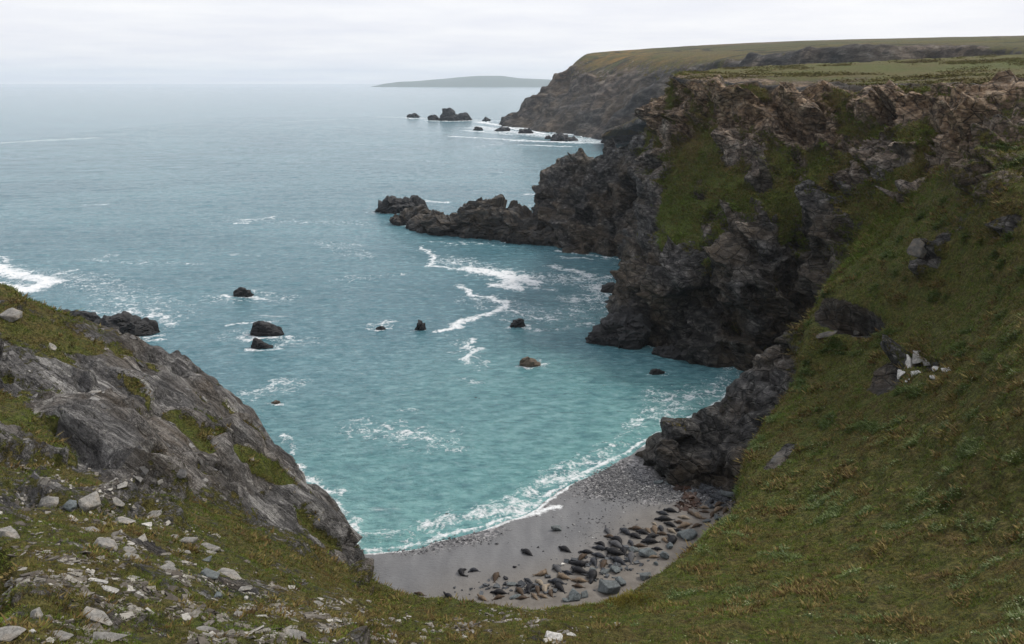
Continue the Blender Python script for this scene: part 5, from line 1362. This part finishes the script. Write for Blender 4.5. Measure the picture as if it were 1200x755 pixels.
# px, py, seen length, seen angle of the head (0 right, 90 up), pelt, pose, label
SEALS = [
 (540, 672, 13, 40, 'black', 'b', 'black seal curved in an arc, left of two facing each other on wet sand'),
 (555, 669, 13, 195, 'slate', 'r', 'dark seal facing the arched one, right of the pair on wet sand'),
 (492, 697, 12, 165, 'brown', 's', 'dark brown seal farthest left on the beach by the turf'),
 (526, 700, 13, 150, 'black', 'u', 'dark seal with head raised near the turf, second from the left'),
 (581, 677, 11, 60, 'brown', 's', 'brownish seal alone on sand right of the facing pair'),
 (585, 695.5, 19, 175, 'black', 's', 'long black seal near the turf above a brown one, left group'),
 (584, 701, 13, 15, 'brown', 's', 'brown seal directly below the long black one at the turf edge'),
 (565, 702, 12, 150, 'tan', 'u', 'tan seal with head up at the turf edge, left of the long black one'),
 (617.5, 648.5, 14, 150, 'black', 's', 'black seal on wet sand, left of the two nearest the surf'),
 (662, 645, 15, 155, 'black', 's', 'black seal on wet sand, right of the two nearest the surf'),
 (619, 681.5, 10, 145, 'slate', 's', 'dark slate seal just above another dark one, left of the patterned group'),
 (620.5, 690, 13, 240, 'black', 'c', 'black seal lying up and down, below the dark slate one'),
 (609, 694, 11, 130, 'brown', 's', 'reddish-brown seal pointing up left beside a pale blue slab'),
 (612, 701.5, 12, 185, 'brown', 's', 'flat brown seal at the turf edge right of the pale blue slab'),
 (636, 673.5, 14, 35, 'tan', 'c', 'dark and tan piebald seal at the upper left of the patterned group'),
 (632.5, 684, 11, 140, 'cream', 's', 'pale tan seal below the piebald one'),
 (629.5, 692, 10, 100, 'brown', 's', 'upright brown seal at the left of the patterned group'),
 (638, 691, 13, 60, 'cream', 'w', 'pale buff seal in the middle of the patterned group'),
 (645, 696, 10, 70, 'brown', 'l', 'brown seal at the right of the patterned group, curled a little'),
 (636, 699.5, 12, 160, 'tan', 's', 'tan seal lying below the pale buff one'),
 (626.5, 700, 10, 130, 'tan', 's', 'tan seal at the bottom of the patterned group by the turf'),
 (653, 668, 13, 130, 'grey', 's', 'mottled grey seal pointing up left, left of a dark one'),
 (665.5, 672, 13, 160, 'slate', 's', 'dark seal right of the mottled grey one'),
 (659, 677.5, 15, 150, 'tan', 'w', 'tan mottled seal below the mottled grey one'),
 (679.5, 681.5, 18, 175, 'tan', 's', 'long tan seal lying level above a brown one'),
 (677.5, 688, 12, 170, 'brown', 's', 'brown seal below the long tan one'),
 (652.5, 683.5, 19, 170, 'slate', 's', 'long blue-black seal level above a slanting black one'),
 (655.5, 689.5, 15, 135, 'black', 's', 'black seal slanting down right below the long blue-black one'),
 (678.5, 671, 20, 150, 'black', 'l', 'bulky black seal below two touching dark seals, centre of the beach'),
 (679.5, 663, 21, 8, 'black', 'c', 'long black seal with shiny back just above the bulky one'),
 (694.5, 676, 16, 255, 'black', 's', 'black seal lying up and down beside a pale slab'),
 (696, 660, 10, 110, 'slate', 's', 'short dark seal between the shiny long one and a brown one'),
 (707, 662.5, 12, 60, 'brown', 's', 'grey-brown seal lying steeply right of the short dark one'),
 (682, 654, 12, 35, 'brown', 's', 'brownish seal left of the line of black ones at mid beach'),
 (688, 648, 17, 175, 'black', 's', 'black seal at the left end of the mid beach line'),
 (702.5, 652.5, 18, 165, 'slate', 's', 'dark seal overlapping the right of the line end one'),
 (719.5, 649.5, 24, 160, 'black', 'w', 'biggest black seal in the centre of the crowd'),
 (703.5, 643.5, 18, 172, 'slate', 's', 'slate seal just under a black one, left of the crowd'),
 (705, 638.5, 15, 165, 'black', 'c', 'black seal on top of the slate one, left of the crowd'),
 (722, 640, 18, 155, 'grey', 's', 'mottled grey seal between two black ones in the crowd'),
 (731, 646.5, 10, 100, 'black', 's', 'short upright black seal right of the mottled grey one'),
 (724.5, 634, 19, 160, 'black', 'c', 'black seal with raised tail above the mottled grey one'),
 (724.5, 659, 19, 155, 'slate', 's', 'dark seal below the biggest black one with a pale nose'),
 (739.5, 654, 13, 80, 'grey', 's', 'grey-brown seal lying up and down right of the dark pale-nosed one'),
 (733, 624.5, 14, 145, 'slate', 's', 'dark seal at the upper left end of the large touching pair'),
 (744, 629.5, 17, 160, 'black', 's', 'black seal at the lower right end of the large touching pair'),
 (712, 623.5, 9, 120, 'grey', 's', 'small grey seal at the upper left corner of the crowd'),
 (714.5, 629.5, 12, 175, 'brown', 's', 'slim brown seal under the small grey one'),
 (745.5, 620.5, 17, 178, 'brown', 's', 'dark brown seal above a black one near the top of the crowd'),
 (753, 625, 15, 165, 'black', 's', 'black seal under the dark brown one near the top of the crowd'),
 (739.5, 637.5, 9, 120, 'slate', 's', 'short dark seal left of the smooth brown one'),
 (750, 640.5, 15, 178, 'brown', 's', 'smooth brown seal lying level left of the flat-topped boulder'),
 (763, 630, 17, 15, 'black', 's', 'black seal above another black one, right of the touching pair'),
 (762, 636, 20, 178, 'black', 's', 'long black seal lying level just above the flat-topped boulder'),
 (770.5, 644, 10, 175, 'black', 's', 'short black seal on the right shoulder of the flat-topped boulder'),
 (778.5, 609.5, 21, 178, 'black', 's', 'long black seal with arched back in the upper group'),
 (785.5, 616, 15, 160, 'black', 's', 'black seal below and right of the long arched one'),
 (777, 602.5, 15, 165, 'slate', 's', 'slate seal above the long arched one'),
 (786, 599.5, 16, 170, 'black', 's', 'black seal at the top of the upper group'),
 (767, 614.5, 6, 150, 'cream', 's', 'small pale pup below the slate and black group'),
 (767, 621.5, 9, 100, 'tan', 's', 'tan seal lying up and down under the small pale pup'),
 (774.5, 620.5, 8, 110, 'slate', 's', 'short slate seal beside the upright tan one'),
 (759.5, 622.5, 8, 130, 'tan', 's', 'small tan seal between the black ones and the upright tan one'),
 (776.5, 626.5, 13, 170, 'brown', 's', 'brown seal under the short slate one'),
 (787, 623, 11, 150, 'cream', 's', 'pale cream-tan seal left of a short black one'),
 (795.5, 622.5, 10, 165, 'black', 's', 'short black seal left of the triangular slab'),
 (778.5, 634, 7, 60, 'tan', 'b', 'small curled tan seal alone between dark ones'),
 (788.5, 635, 14, 110, 'black', 'c', 'black seal lying up and down at the edge of the right-hand turf'),
 (765.5, 653.5, 10, 0, 'tan', 's', 'rounded tan seal at the lower right of the flat-topped boulder'),
 (802, 607.5, 15, 170, 'cream', 's', 'creamy white seal, palest of the rear group'),
 (796.5, 613, 12, 170, 'brown', 's', 'brown seal below the creamy white one'),
 (802.5, 617, 16, 195, 'tan', 's', 'orange-tan seal with a pale face below the creamy one'),
 (816, 617, 13, 15, 'brown', 's', 'dark brown seal between the orange-tan one and the turf'),
 (810, 602.5, 10, 140, 'brown', 's', 'brown seal up and right of the creamy white one'),
 (817, 606, 8, 80, 'tan', 'b', 'curled tan-brown seal in the rear group'),
 (825, 596, 12, 175, 'tan', 's', 'tan seal above a brown one in the rear group'),
 (826, 600.5, 10, 175, 'brown', 's', 'brown seal below the rear tan one'),
 (833.5, 590, 7, 20, 'black', 's', 'small black seal highest in the rear corner'),
 (842, 592, 12, 20, 'brown', 's', 'dark brown seal right of the small black one in the rear corner'),
 (835, 603.5, 12, 20, 'brown', 'w', 'reddish-brown seal in the middle of the rear corner'),
 (841, 598, 12, 25, 'tan', 's', 'tan seal above the reddish-brown one in the rear corner'),
 (850, 599, 9, 40, 'brown', 's', 'brown seal farthest right on the beach by the turf'),
]
_count = 0
for px, py, ln, an, pelt, pose, lab in SEALS:
    a = rad(an)
    h = on_beach(px + math.cos(a) * ln / 2, py - math.sin(a) * ln / 2); t_ = on_beach(px - math.cos(a) * ln / 2, py + math.sin(a) * ln / 2)
    c = (h + t_) / 2; d = h - t_
    L = min(max(d.length * 1.12, .95 if 'pup' in lab else 1.35), 2.7)
    me = POSE[pose]
    o = bpy.data.objects.new('seal', me); COL.objects.link(o)
    o.location = (c.x, c.y, beach_z(np.array([[c.x, c.y]]))[0][0] - .015)
    fat = rb.uniform(1.0, 1.25)
    o.rotation_euler = (0, 0, math.atan2(d.y, d.x)); o.scale = (L, L * fat, L * fat)
    o.material_slots[0].link = 'OBJECT'; o.material_slots[0].material = SM[pelt]
    tag(o, lab, 'seal', GSE)
for px, py, lab in ((524, 604, 'dark head of a seal swimming just off the surf line'), (557, 467, 'small dark head of a seal swimming in mid cove')):
    o = bpy.data.objects.new('seal', POSE['u']); COL.objects.link(o)
    b = S(px, py); o.location = (b[0], b[1], -.17); o.scale = (1.8,) * 3; o.rotation_euler = (0, rad(-8), rad(-30))
    o.material_slots[0].link = 'OBJECT'; o.material_slots[0].material = SM['black']
    tag(o, lab, 'seal')
